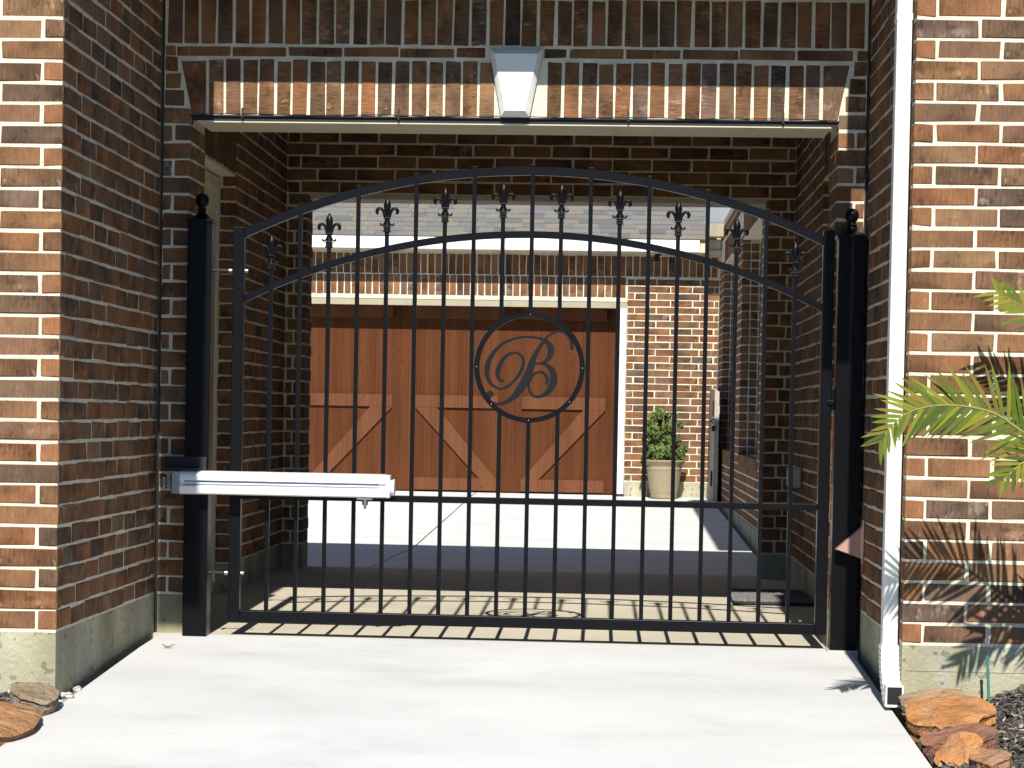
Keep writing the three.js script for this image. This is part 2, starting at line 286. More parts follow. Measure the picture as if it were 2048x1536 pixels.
// ---------------------------------------------------------------- wall over the gate
const JX = 1.5, LINT = 2.245, GT = 0.4;
{
  const w = thing('brick_wall', 'recessed brick wall around and above the gate opening, with rows of upright bricks', 'wall', [0, 0, 0], null, 'thing');
  const x0 = XL + 0.012, x1 = XR - 0.012;
  mesh('mortar', merge([bx(x0, -JX - 0.004, 0, LINT, -GT, -0.004), bx(JX + 0.004, x1, 0, LINT, -GT, -0.004), bx(x0, x1, LINT, 2.9, -GT, -0.004)]), mat.mortar, w);
  each('footing', [bx(x0, -JX - 0.003, -0.6, 0, -GT, -0.003), bx(JX + 0.003, x1, -0.6, 0, -GT, -0.003)], mat.plinth, w);
  for (const x of [XL, XR]) mesh('joint_seal', bx(x - Math.sign(x) * 0.0005, x - Math.sign(x) * 0.012, -0.5, 2.9, -0.06, -0.006), mat.caulk, w);
  const b = new Bond(), F = fFront(0, 0);
  const y1 = 2.5, y2 = 2.522, y3 = 2.566, y4 = 2.579, y5 = 2.79;
  // lower upright course, with slanted end bricks
  const n = 38, a0 = -1.5, pw = 3.0 / n;
  for (let i = 0; i < n; i++) {
    const s = a0 + i * pw, mid = s + pw / 2, t = rr(-0.004, 0.004);
    if (mid > -0.085 && mid < 0.125) continue;
    if (i === 0 || i === n - 1) { const sg = i ? 1 : -1, g = brickBox(pw - J, y1 - LINT - 0.004, D, (ex, ey) => sg * ex > 0 ? sg * (0.027 + ey * 0.2) : sg * 0); b.put(F, s + J / 2, LINT + 0.003, pw - J, y1 - LINT - 0.004, { geo: g }); }
    else b.put(F, s + J / 2, LINT + 0.003 + rr(-0.003, 0.003), pw - J, y1 - LINT + t, { up: 1, d: D + 0.004 });
  }
  for (let s = -1.568, i = 0; s < 1.56; s += 0.2615, i++) { // thin flat course, broken by the keystone
    const e = Math.min(s + 0.25, 1.565); if (s < -0.1 && e > -0.12) b.put(F, s, y2, -0.128 - s, y3 - y2, { d: 0.07 }); else if (s > -0.1 && s < 0.145) { if (e - 0.146 > 0.03) b.put(F, 0.146, y2, e - 0.146, y3 - y2, { d: 0.07 }); } else b.put(F, s, y2, e - s, y3 - y2, { d: 0.07 });
  }
  for (const q of [-1.627, 1.578]) b.put(F, q, y2, 0.049, y3 - y2, { d: 0.07 });
  for (let i = 0; i < 41; i++) b.put(F, -1.614 + i * 0.0789, y4, 0.0789 - J, y5 - y4 + rr(-0.003, 0.003), { up: 1 });
  for (const s of [-1, 1]) {
    const JF = { o: [s * JX, 0, 0], u: [0, -1], ry: s < 0 ? Math.PI / 2 : -Math.PI / 2 };
    for (let k = 0; k < 31; k++) {
      const y = k * C + B0, top = y + H, xin = JX + (y + H / 2 > LINT ? (y + H / 2 - LINT) * 0.2 + 0.016 : 0), wd = 0.125 - (xin - JX);
      const px = (q0, q1) => { const A = s < 0 ? -q1 : q0; b.put(F, A, y, q1 - q0, H, { corner: 1 }); };
      if (y + H / 2 > LINT) px(xin, xin + wd);
      else if (even(k)) { b.put(JF, 0, y, L, H, { corner: 1 }); px(JX + D + J, JX + 0.127); }
      else px(JX, JX + 0.127);
      if (y < LINT - 0.05) for (let a = even(k) ? P : D + J; a < GT - 0.02; a += P) b.put(JF, a, y, Math.min(L, GT - a), H);
    }
  }
  b.build(w);
  // underside of the lintel, steel edge, drip wicks
  mesh('lintel_soffit', bx(-1.47, 1.47, LINT - 0.03, LINT - 0.004, -GT + 0.01, -0.012), mat.cream, w);
  mesh('steel_lintel', merge([bx(-1.505, 1.505, LINT - 0.0035, LINT + 0.0025, -0.09, 0.004), bx(-1.5, 1.5, LINT - 0.022, LINT - 0.0045, -0.03, -0.0085)]), mat.blackMatt, w);
  mesh('edge_cable', tube(zr(-1.4, 1.45, 14).map((x, i) => [x, LINT + 0.006 + 0.003 * Math.sin(i * 2.1), 0.008]), 0.0022, 60, 6), mat.blackMatt, w);
  for (const x of [-1.257, -0.526, 0.539, 1.249]) mesh('drip_wick', bx(x - 0.004, x + 0.004, LINT - 0.012, LINT + 0.036, 0.004, 0.011), mat.blackMatt, w);
  // keystone: bevelled wedge
  const kp = []; for (const [y, hw] of [[2.249, 0.066], [2.56, 0.125]]) for (const s of [-1, 1]) { kp.push(new THREE.Vector3(0.016 + s * hw, y, 0.001), new THREE.Vector3(0.016 + s * hw, y, 0.022)); }
  for (const [y, hw] of [[2.274, 0.046], [2.535, 0.1]]) for (const s of [-1, 1]) kp.push(new THREE.Vector3(0.016 + s * hw, y, 0.055));
  mesh('keystone', boxUV(new ConvexGeometry(kp)), mat.stoneWhite, w);
}
// ---------------------------------------------------------------- passage walls
const ZB = -4.27;
function passageWall(side, label, z0, z1, head, body) {
  const X = side * 1.639, w = thing('brick_wall', label, 'wall', [0, 0, 0], null, 'thing'), o = side * 0.004, f = { o: [X, 0, 0], u: [0, -1], ry: side < 0 ? Math.PI / 2 : -Math.PI / 2 };
  const far = X + side * 0.4, B = (y0, y1, za, zb) => bx(Math.min(X + o, far), Math.max(X + o, far), y0, y1, za, zb);
  mesh('mortar', merge([B(0, TOP, ZB, z1 - 0.005), B(0, TOP, z0, -GT), B(head, TOP, z1 - 0.0049, z0 - 0.0001)]), mat.mortar, w);
  each('footing', [B(-0.6, 0, ZB, z1), B(-0.6, 0, z0, -GT)], mat.plinth, w);
  const b = new Bond(), R = { o: [0, 0, z1], u: [1, 0], ry: 0 }, soldierTop = head + 0.25;
  // far reveal of the doorway, facing the gate
  for (let n = 0; n < Math.floor(head / C); n++) { const a = side < 0 ? X - 0.088 : X; b.put(R, a, n * C + B0, 0.088, H, { corner: 1 }); }
  b.rows(f, -z1, -ZB, 0, 34, (n) => even(n) ? D + J : 0, { in0: 0.0 });
  for (let i = 0, k = Math.round((z0 - z1) / 0.0813); i < k; i++) b.put(f, -z0 + i * (z0 - z1) / k + J / 2, head + 0.012, (z0 - z1) / k - J, 0.24, { up: 1 });
  const n0 = Math.ceil((soldierTop + 0.012) / C); b.rows(f, -z0, -z1, n0, 34, (n) => even(n) ? 0.06 : 0);
  b.rows(f, GT, -z0, 0, 34, (n) => even(n) ? 0.1 : 0);
  b.build(w);
  body?.(w, X, z0, z1, head);
}
passageWall(-1, 'dark brick passage wall with a cream framed side doorway, behind the opener', -1.05, -2.2, 2.18, (w, X, z0, z1, head) => {
  const d = mesh('door_frame', merge([bx(X - 0.2, X - 0.09, -0.16, head - 0.01, z1 - 0.01, z1 + 0.035), bx(X - 0.2, X - 0.09, head - 0.07, head - 0.012, z1 + 0.036, z0), bx(X - 0.2, X - 0.09, -0.16, head - 0.01, z0 - 0.035, z0)]), mat.cream, w);
  mesh('door', bx(X - 0.27, X - 0.21, -0.15, head - 0.08, z1 + 0.01, z0 - 0.01), mat.cream, w);
});
passageWall(1, 'dark shaded brick passage wall with a side opening, behind the latch post', -1.15, -2.27, 2.2, (w, X, z0, z1, head) => {
  mesh('door', bx(X + 0.21, X + 0.27, -0.15, head - 0.01, z1, z0), mat.cream, w);
});
{
  const w = thing('brick_wall', 'dark brick wall at the far end of the passage around the courtyard opening', 'wall', [0, 0, 0], null, 'thing'), z = ZB, F = fFront(0, z), z2 = z - 0.3;
  const HEAD = 2.275;
  mesh('mortar', merge([bx(-2.1, -1.509, 0, HEAD, z2, z - 0.004), bx(1.474, 2.1, 0, HEAD, z2, z - 0.004), bx(-2.1, 2.1, HEAD, TOP, z2, z - 0.004)]), mat.mortar, w);
  each('footing', [bx(-2.1, -1.508, -0.6, 0, z2, z - 0.003), bx(1.473, 2.1, -0.6, 0, z2, z - 0.003)], mat.plinth, w);
  const b = new Bond();
  for (let n = 0; n < 28; n++) for (const s of [-1, 1]) {
    const y = n * C + B0, i = s < 0 ? 1.505 : 1.47, o = 1.637, JF = { o: [s * i, 0, z], u: [0, -1], ry: s < 0 ? Math.PI / 2 : -Math.PI / 2 }, px = (q0, q1) => { if (q1 - q0 > 0.02) b.put(F, s < 0 ? -q1 : q0, y, q1 - q0, H, { corner: 1 }); };
    if (even(n)) { b.put(JF, 0, y, L, H, { corner: 1 }); px(i + D + J, o); } else { px(i, i + 0.12); px(i + 0.1325, o); b.put(JF, D + J, y, 0.21, H); }
  }
  b.rows(F, -1.637, 1.637, 28, 34, (n) => even(n) ? 0.09 : 0.2);
  b.build(w);
  mesh('lintel_soffit', bx(-1.49, 1.455, HEAD - 0.026, HEAD - 0.002, z2 + 0.01, z - 0.01), mat.cream, w);
}
// ---------------------------------------------------------------- roofs over the house (eaves above the picture)
{
  const r = thing('house_roof', 'house roof with boxed white eaves above the gate recess', 'roof', [0, 0, 0], null, 'structure');
  const sh = new THREE.Shape([new THREE.Vector2(0.53, 2.865), new THREE.Vector2(0.53, 3.0), new THREE.Vector2(-2, 3.95), new THREE.Vector2(-4.6, 3.0), new THREE.Vector2(-4.6, 2.865)]);
  const g = new THREE.ExtrudeGeometry(sh, { depth: 14, bevelEnabled: false }); g.rotateY(-Math.PI / 2); g.translate(7, 0, 0); boxUV(g);
  mesh('main_roof', g, SH[1], r);
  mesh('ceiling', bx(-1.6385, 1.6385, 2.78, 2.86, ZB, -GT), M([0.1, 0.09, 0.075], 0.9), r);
  mesh('eave_box', merge([bx(-7, -1.39, 2.865, 3.05, 0.535, 2.41), bx(-1.62, -1.39, 2.865, 3.05, 2.412, 3.45), bx(1.642, 7, 2.865, 3.05, 0.535, 2.0), bx(1.545, 1.6415, 2.865, 3.04, 0.535, 1.06), bx(1.45, 1.572, 2.865, 3.04, 1.06, 2.1)]), mat.white, r);
}
// ---------------------------------------------------------------- courtyard: side wall
const XW = 1.72;
{
  const w = thing('courtyard_wall', 'brick side wall of the courtyard with two deep window recesses and brick sills', 'wall', [0, 0, 0], null, 'thing');
  const wins = [[-13.4, -15.4], [-8.9, -11.75]], sill = 0.52, headY = 2.58, x = XW, f = { o: [x, -0.06, 0], u: [0, -1], ry: -Math.PI / 2 }, bot = -0.06;
  const B = (y0, y1, za, zb, d = 0.4) => bx(x + 0.004, x + d, y0, y1, za, zb);
  mesh('mortar', merge([B(bot, 3.1, -8.9, -4.57), B(bot, 3.1, -13.4, -11.755), B(bot, 3.1, -16.5, -15.405), ...wins.map(([a, c]) => B(bot, sill, c - 0.0049, a - 0.0001)), ...wins.map(([a, c]) => B(headY, 3.1, c - 0.0049, a - 0.0001))]), mat.mortar, w);
  mesh('footing', bx(x - 0.01, x + 0.4, -0.6, bot - 0.001, -16.5, -4.57), mat.plinth, w);
  const b = new Bond();
  for (const [za, zb] of [[-8.9, -11.75], [-13.4, -15.4]].map(([a, c]) => [a, c])) {
    const R = { o: [0, -0.06, zb], u: [1, 0], ry: 0 };
    for (let n = 7; n < 32; n++) { b.put(R, x, n * C + B0, D, H, { corner: 1 }); b.put(R, x + D + J, n * C + B0, 0.07, H, { corner: 1 }); b.put(R, x + 0.17, n * C + B0, 0.07, H, { corner: 1 }); }
    for (let z = zb; z < za - 0.05; z += 0.0813) b.put(f, -z - 0.075, headY + 0.072, 0.068, 0.24, { up: 1 });
    for (let z = zb; z < za - 0.05; z += 0.0813) b.put(f, -z - 0.075, sill + 0.06 - 0.125, 0.068, 0.125, { up: 1, d: 0.09 });
  }
  b.rows(f, 11.75, 13.4, 6, 33, (n) => even(n) ? D + J : 0); b.rows(f, 8.5, 16.45, 0, 6, (n) => even(n) ? 0.1 : 0);
  b.rows(f, 15.4, 16.4, 6, 33, (n) => even(n) ? D + J : 0);
  b.rows(f, 4.6, 8.9, 6, 34, (n) => even(n) ? 0.1 : 0); b.rows(f, 4.6, 8.5, 0, 6, (n) => even(n) ? 0.1 : 0);
  b.rows(f, 4.6, 16.4, 36, 38, (n) => even(n) ? 0.1 : 0);
  b.build(w, 300);
  for (const [za, zb] of wins) { const q = mesh('window', bx(x + 0.27, x + 0.33, sill, headY, zb, za), mat.white, w); mesh('pane', bx(x + 0.262, x + 0.268, sill + 0.08, headY - 0.08, zb + 0.08, za - 0.08), mat.glass, q); }
  mesh('eave', merge([bx(1.545, x + 0.02, 2.918, 3.07, -16.07, -15.78), bx(1.4, 1.8, 3.08, 3.24, -12.1, -4.61)]), mat.taupe, w);
  mesh('eave_end', bx(1.535, 1.9, 3.071, 3.3, -16.0, -15.775), M([0.2, 0.215, 0.24], 0.8), w);
  mesh('roof_edge', bx(1.45, 5, 3.245, 3.4, -12.05, -4.61), SH[1], w);
}
// ---------------------------------------------------------------- garage
const ZG = -16.5, PG = 0.104;
{
  const g = thing('garage', 'brick garage across the courtyard with a stained wooden door and pale shingle roof', 'garage', [0, 0, 0], null, 'thing');
  const wall = mesh('wall', merge([bx(0.655, 2.2, PG, 2.745, ZG - 0.4, ZG - 0.004), bx(-6, 0.655, 2.2, 2.745, ZG - 0.25, ZG - 0.004), bx(-6, -4.35, PG, 2.2, ZG - 0.4, ZG - 0.004)]), mat.mortar, g);
  each('footing', [bx(0.655, 1.72, -0.6, PG, ZG - 0.4, ZG - 0.002), bx(-6, -4.35, -0.6, PG, ZG - 0.4, ZG - 0.002)], mat.plinth, g);
  const b = new Bond(), F = { o: [0, PG, ZG], u: [1, 0], ry: 0 };
  const h1 = 2.247 - PG, h2 = 2.493 - PG;
  for (let i = 0; i < 48; i++) { const s = 0.64 - (i + 1) * 0.0825; b.put(F, s + J / 2, h1, 0.0825 - J, 0.234, { up: 1 }); }
  for (let i = 0; i < 61; i++) { const s = 1.7 - (i + 1) * 0.0825; b.put(F, s + J / 2, h2, 0.0825 - J, 0.234, { up: 1 }); }
  b.rows(F, 0.66, 1.715, 0, Math.floor(h2 / C), (n) => even(n) ? 0.088 : 0);
  b.build(wall, 299);
  const door = mesh('door', bx(-4.28, 0.59, -0.058, 2.16, ZG - 0.36, ZG - 0.318), mat.void, g);
  const zd = ZG - 0.3; // face of the planks
  for (let i = 0, x = -4.27; x < 0.56; i++) { // upright planks
    const wd = 0.0982, e = Math.min(x + wd - 0.0018, 0.575); mesh('plank', bx(x, e, -0.052, 2.15, zd - 0.016, zd + rr(-0.002, 0.002)), pick(mat.wood), door); x += wd;
  }
  for (let bay = 0; bay < 4; bay++) { // each bay: rails and a diagonal brace standing proud
    const x0 = -4.345 + bay * 1.261 + (bay === 0 ? 0.09 : 0), x1 = x0 + 0.985 + (bay === 0 ? -0.09 : 0), flip = bay % 2 === 1, dx = x1 - x0;
    const ya = [0.93, 1.075], yb = [-0.045, 0.1], zf = zd + 0.034;
    mesh('rail', bx(x0, x1, ya[0], ya[1], zd + 0.003, zf, 0.003), mat.rail, door); mesh('rail', bx(x0, x1, yb[0], yb[1], zd + 0.003, zf, 0.003), mat.rail, door);
    mesh('rail', bx(x0, x1, 1.98, 2.125, zd + 0.003, zf + 0.02, 0.003), mat.rail, door);
    const yl = 0.101, yh = 0.929, t = 0.2, sx = (k) => flip ? x1 - k : x0 + k; // parallelogram brace
    const bow = bay === 1 || bay === 3 ? 1 : 0, q = [[sx(0), yh], [sx(0.26), yh], [sx(dx * 0.98), yl], [sx(dx * 0.78), yl]].map(([a, c]) => new THREE.Vector2(a, c));
    const s = new THREE.Shape(q), e = new THREE.ExtrudeGeometry(s, { depth: 0.028, bevelEnabled: false }); e.translate(0, 0, zd + 0.003);
    mesh('brace', boxUV(e), mat.rail, door);
  }
  mesh('door_lintel', merge([bx(-4.35, 0.655, 2.122, 2.19, ZG - 0.1, ZG + 0.012), bx(-4.35, 0.66, 2.193, 2.2, ZG - 0.1, ZG + 0.016)]), mat.taupe, g);
  mesh('jamb_trim', merge([bx(0.578, 0.65, -0.04, 2.12, ZG - 0.3, ZG + 0.01)]), mat.white, g);
  mesh('trim_foot', bx(0.555, 0.66, -0.066, -0.041, ZG - 0.1, ZG + 0.05), mat.blackMatt, g);
  mesh('gutter', merge([bx(-6, 1.47, 2.752, 2.895, ZG + 0.33, ZG + 0.42, 0.012)]), mat.white, g);
  mesh('frieze', bx(-6, 2.2, 2.746, 3.04, ZG - 0.35, ZG - 0.002), mat.cream, g);
  mesh('soffit', bx(-6, 1.715, 2.746, 2.775, ZG, ZG + 0.33), mat.cream, g);
  mesh('cornice_return', merge([bx(1.475, 1.715, 2.78, 2.91, ZG, ZG + 0.38), bx(1.475, 1.716, 2.752, 2.779, ZG + 0.331, ZG + 0.41)]), mat.cream, g);
  // roof
  const SL = 0.46, ex = 0.143, ze = ZG + 0.42, ye = 2.9, cs = Math.cos(SL), sn = Math.sin(SL);
  const rg = new THREE.BufferGeometry(), LR = 5.4, A = (d, x, lift = 0) => [x, ye + d * sn + lift * cs, ze - d * cs + lift * sn];
  const quad = [...A(0, -6), ...A(0, 1.66), ...A(LR, 1.66), ...A(0, -6), ...A(LR, 1.66), ...A(LR, -6)];
  rg.setAttribute('position', new THREE.Float32BufferAttribute(quad, 3)); rg.computeVertexNormals(); boxUV(rg);
  const roof = mesh('roof', rg, SH[5], g), cacheS = {}, more = [];
  const sg = (wd) => { const k = Math.round(wd * 50); const l = cacheS[k] ??= []; if (l.length < 3) { const q = new THREE.BoxGeometry(k / 50 - 0.003, 0.011, ex + 0.03); q.translate(0, 0, -(ex + 0.03) / 2 + 0.004); l.push(boxUV(q, rr(0, 1), rr(0, 1))); return q; } return pick(l); };
  for (let row = 0; row < 36; row++) {
    let x = -5.9 + rr(0, 0.1);
    while (x < 1.62) {
      const wd = Math.min(rr(0.13, 0.3), 1.65 - x); if (wd < 0.03) break;
      const [px, py, pz] = A(row * ex, x + wd / 2, 0.004 + (rnd() < 0.4 ? 0.004 : 0)), m = pick(SH), geo = sg(wd);
      if (row < 8 && x > -3.4) { const q = mesh('shingle', geo, m, roof); q.position.set(px, py, pz); q.rotation.x = SL - 0.045; }
      else more.push([px, py, pz, wd, m.color]);
      x += wd;
    }
  }
  const im = new THREE.InstancedMesh(sg(0.2), M([1, 1, 1], 0.95, { map: T.grain }), more.length), o = new THREE.Object3D();
  more.forEach(([x, y, z, wd, c], i) => { o.position.set(x, y, z); o.rotation.set(SL - 0.045, 0, 0); o.scale.set(wd / 0.2, 1, 1); o.updateMatrix(); im.setMatrixAt(i, o.matrix); im.setColorAt(i, c); });
  im.name = 'more_shingles'; im.userData.kind = 'stuff'; roof.add(im);
  // back and ends of the garage
  each('back_wall', ([bx(-6, 1.7, -0.6, 2.75, -26.5, -26.3), bx(-6, -5.8, -0.6, 2.75, -26.3, ZG - 0.4)]), mat.mortar, g);
  const r2 = new THREE.BufferGeometry(), rz = ze - LR * cs, ry = ye + LR * sn; r2.setAttribute('position', new THREE.Float32BufferAttribute([-6, ry, rz, 1.53, ry, rz, 1.53, ye, rz - LR * cs, -6, ry, rz, 1.53, ye, rz - LR * cs, -6, ye, rz - LR * cs], 3)); r2.computeVertexNormals(); boxUV(r2); mesh('back_roof', r2, SH[1], g);
}
{
  const l = thing('floodlight', 'small dark floodlight under the garage eave', 'light', [1.0, 2.74, ZG + 0.2]);
  mesh('base', cyl(0.035, 0.035, 0.02, 0, -0.006, 0), mat.blackMatt, l); mesh('lamp_head', merge([cyl(0.028, 0.04, 0.07, -0.02, -0.045, 0.03, 14), cyl(0.008, 0.008, 0.05, 0, -0.03, 0.01, 8)]), mat.blackMatt, l);
}
// wooden side gate leaf
{
  const w = thing('wooden_gate', 'pale weathered wooden gate standing ajar between the garage and the side wall', 'gate', [1.645, -0.09, -16.42]);
  for (let i = 0; i < 10; i++) mesh('plank', bx(-0.012, 0.012, 0, 1.3 - 0.004 * i, 0.02 + i * 0.14, 0.154 + i * 0.14), mat.fence, w);
  for (const y of [0.2, 1.0]) mesh('rail', bx(0.013, 0.04, y, y + 0.09, 0.02, 1.41), mat.fence, w);
  mesh('end_post', bx(-0.02, 0.03, -0.02, 1.25, 1.425, 1.47), mat.fence, w);
  for (const [y, z] of [[0.28, 1.1], [1.06, 1.3]]) mesh('hinge', merge([bx(-0.02, -0.013, y - 0.07, y + 0.07, z - 0.04, z + 0.04), cyl(0.014, 0.014, 0.17, -0.02, y, z, 8), bx(-0.018, -0.013, y - 0.02, y + 0.02, z - 0.3, z)]), mat.blackMatt, w);
  mesh('latch', merge([bx(-0.045, -0.013, 0.81, 0.87, 1.4, 1.5), cyl(0.012, 0.012, 0.11, -0.04, 0.84, 1.53, 8, 'z'), tube([[-0.03, 0.9, 1.42], [-0.06, 0.92, 1.48], [-0.03, 0.94, 1.54]], 0.008, 8, 6)]), mat.blackMatt, w);
}
// ---------------------------------------------------------------- potted shrub
{
  const y = floorY(-16.15), pot = thing('planter_pot', 'tan rimmed planter pot beside the garage door', 'planter', [1.115, y, -16.14]);
  const pr = [[0, 0.01], [0.138, 0], [0.15, 0.005], [0.156, 0.03], [0.152, 0.036], [0.153, 0.05], [0.158, 0.056], [0.166, 0.1], [0.186, 0.24], [0.196, 0.31], [0.197, 0.33], [0.207, 0.342], [0.205, 0.352], [0.196, 0.36], [0.2, 0.38], [0.222, 0.405], [0.24, 0.428], [0.243, 0.44], [0.236, 0.448], [0.2, 0.446], [0.19, 0.4], [0, 0.4]].map(([a, c]) => new THREE.Vector2(a, c));
  mesh('body', boxUV(new THREE.LatheGeometry(pr, 48)), mat.pot, pot);
  mesh('soil', boxUV(new THREE.CylinderGeometry(0.188, 0.188, 0.02, 32).translate(0, 0.405, 0)), mat.soil, pot);
  const sp = thing('shrub', 'green leafy boxwood shrub growing in the tan pot', 'shrub', [1.115, y + 0.41, -16.14]);
  const st = []; for (let i = 0; i < 9; i++) { const a = rr(0, 6.28), r = rr(0.05, 0.17); st.push(tube([[0.02 * Math.cos(a), 0, 0.02 * Math.sin(a)], [r * 0.6 * Math.cos(a) - 0.02, 0.2, r * 0.5 * Math.sin(a)], [r * Math.cos(a) - 0.03, rr(0.35, 0.55), r * Math.sin(a)]], 0.006, 8, 5)); }
  mesh('stem', merge(st), M([0.2, 0.15, 0.09], 0.9), sp);
  const leaf = new THREE.PlaneGeometry(0.026, 0.042, 2, 2); { const p = leaf.attributes.position; for (let i = 0; i < p.count; i++) { const u = p.getX(i) / 0.013, v = p.getY(i) / 0.021; p.setX(i, p.getX(i) * (Math.abs(v) > 0.9 ? 0.3 : 1)); p.setZ(i, Math.abs(u) * 0.004 - v * v * 0.003); } leaf.computeVertexNormals(); }
  const blobs = []; for (let i = 0; i < 75; i++) { const h = rnd(), a = rr(0, 6.28), rad = (0.19 - 0.08 * h) * Math.sqrt(rnd()); blobs.push([rad * Math.cos(a) - 0.03 + 0.015 * Math.sin(h * 9), 0.05 + h * 0.47, rad * Math.sin(a), rr(0.035, 0.075)]); }
  for (const q of [[-0.06, 0.57, 0, 0.035], [0.06, 0.52, 0.02, 0.03], [0.2, 0.16, 0.02, 0.03], [0.17, 0.08, 0.03, 0.04], [0.15, 0.42, 0, 0.04], [-0.18, 0.42, 0.02, 0.03]]) blobs.push(q);
  const gm = [M([0.07, 0.115, 0.02], 0.55), M([0.12, 0.165, 0.03], 0.55), M([0.04, 0.075, 0.015], 0.55)];
  gm.forEach((m, k) => {
    const im = new THREE.InstancedMesh(leaf, m, 1700), o = new THREE.Object3D();
    for (let i = 0; i < 1700; i++) { const [x, yy, z, r] = pick(blobs), v = new THREE.Vector3(rr(-1, 1), rr(-1, 1), rr(-1, 1)).normalize().multiplyScalar(r * (0.4 + 0.6 * rnd())); o.position.set(x + v.x, Math.max(0.01, yy + v.y), z + v.z); o.rotation.set(rr(-1.4, 0.4), rr(0, 6.28), rr(-0.8, 0.8)); o.scale.setScalar(rr(0.7, 1.25)); o.updateMatrix(); im.setMatrixAt(i, o.matrix); }
    im.name = numbered('foliage'); im.userData.kind = 'stuff'; im.castShadow = true; sp.add(im);
  });
  sp.scale.set(1.15, 1.05, 1.1);
}
// ---------------------------------------------------------------- gate
const GZ = 0.06;
function arcGeo(cx, top, R, x0, x1, h, d) { // curved flat bar
  const pts = [], n = 48, cy = top - R, A = (x, r) => Math.asin((x - cx) / r);
  const s = new THREE.Shape(); const a0 = A(x0, R), a1 = A(x1, R);
  for (let i = 0; i <= n; i++) { const a = a0 + (a1 - a0) * i / n; pts.push([cx + R * Math.sin(a), cy + R * Math.cos(a)]); }
  const b0 = A(x0, R - h), b1 = A(x1, R - h); for (let i = n; i >= 0; i--) { const a = b0 + (b1 - b0) * i / n; pts.push([cx + (R - h) * Math.sin(a), cy + (R - h) * Math.cos(a)]); }
  s.setFromPoints(pts.map(([x, y]) => new THREE.Vector2(x, y)));
  const g = new THREE.ExtrudeGeometry(s, { depth: d - 0.003, bevelEnabled: true, bevelSize: 0.0015, bevelThickness: 0.0015, bevelSegments: 1 }); g.translate(0, 0, -d / 2 + 0.0015);
  return boxUV(toCreasedNormals(g, 0.5));
}
function strokeGeo(pts, depth) { // swelling pen stroke cut from plate; pts in zoomed pixels of the monogram
  const cu = new THREE.CatmullRomCurve3(pts.map(([x, y, w]) => new THREE.Vector3((x - 950) * 0.000389, (808 - y) * 0.000389, w * 0.000389 * 1.15 + 0.0012)), false, 'centripetal'), n = pts.length * 8, L1 = [], L2 = [], c = cu.getPoints(n);
  for (let i = 0; i <= n; i++) { const a = c[Math.max(0, i - 1)], b = c[Math.min(n, i + 1)], t = new THREE.Vector2(b.x - a.x, b.y - a.y).normalize(), w = c[i].z / 2; L1.push([c[i].x - t.y * w, c[i].y + t.x * w]); L2.push([c[i].x + t.y * w, c[i].y - t.x * w]); }
  const pos = [], idx = [], V = (p, z) => { pos.push(p[0], p[1], z); return pos.length / 3 - 1; }, hd = depth / 2;
  for (let i = 0; i < n; i++) {
    const f = (p, q, r, s) => { const a = V(...p), b = V(...q), cc = V(...r), d = V(...s); idx.push(a, b, cc, a, cc, d); };
    f([L2[i], hd], [L2[i + 1], hd], [L1[i + 1], hd], [L1[i], hd]); f([L1[i], -hd], [L1[i + 1], -hd], [L2[i + 1], -hd], [L2[i], -hd]);
    f([L1[i], hd], [L1[i + 1], hd], [L1[i + 1], -hd], [L1[i], -hd]); f([L2[i], -hd], [L2[i + 1], -hd], [L2[i + 1], hd], [L2[i], hd]);
  }
  const g = new THREE.BufferGeometry(); g.setAttribute('position', new THREE.Float32BufferAttribute(pos, 3)); g.setIndex(idx);
  const o = g.toNonIndexed(); o.computeVertexNormals(); return boxUV(o);
}
function finialGeo() {
  const parts = [];
  const lathe = (pr, z = 0.65) => new THREE.LatheGeometry(pr.map(([a, c]) => new THREE.Vector2(a, c)), 16).scale(1, 1, z);
  parts.push(lathe([[0.006, 0.062], [0.008, 0.075], [0.012, 0.1], [0.0145, 0.118], [0.013, 0.13], [0.007, 0.146], [0.002, 0.154], [0, 0.158]], 0.75));
  parts.push(bx(-0.0135, 0.0135, 0.058, 0.066, -0.0125, 0.0125, 0.003), lathe([[0.012, 0.027], [0.0085, 0.038], [0.007, 0.05], [0.01, 0.06]], 1));
  parts.push(bx(-0.0145, 0.0145, 0.02, 0.027, -0.0145, 0.0145, 0.002), bx(-0.0125, 0.0125, 0.007, 0.02, -0.0125, 0.0125, 0.002), bx(-0.0145, 0.0145, 0, 0.007, -0.0145, 0.0145, 0.002));
  const curl = (pts, rs) => { // tapered tube
    const cu = new THREE.CatmullRomCurve3(pts.map(([x, y]) => new THREE.Vector3(x, y, 0))), n = 20, g = new THREE.TubeGeometry(cu, n, 1, 10), p = g.attributes.position;
    for (let i = 0; i <= n; i++) { const c = cu.getPointAt(i / n), t = i / n * (rs.length - 1), k = Math.min(rs.length - 2, Math.floor(t)), r = rs[k] + (rs[k + 1] - rs[k]) * (t - k); for (let j = 0; j <= 10; j++) { const q = i * 11 + j; p.setXYZ(q, c.x + (p.getX(q) - c.x) * r, c.y + (p.getY(q) - c.y) * r, (p.getZ(q)) * r * 0.8); } }
    g.computeVertexNormals(); return g;
  };
  for (const s of [-1, 1]) {
    parts.push(curl([[s * 0.007, 0.068], [s * 0.013, 0.088], [s * 0.023, 0.104], [s * 0.034, 0.105], [s * 0.0405, 0.094], [s * 0.039, 0.083], [s * 0.034, 0.082]], [0.0075, 0.007, 0.006, 0.0065, 0.0075, 0.007, 0.004]));
    parts.push(curl([[s * 0.005, 0.052], [s * 0.011, 0.038], [s * 0.019, 0.031], [s * 0.0255, 0.034], [s * 0.0255, 0.041]], [0.005, 0.0045, 0.004, 0.0042, 0.003]));
  }
  return merge(parts).scale(1.18, 1.04, 1.15);
}
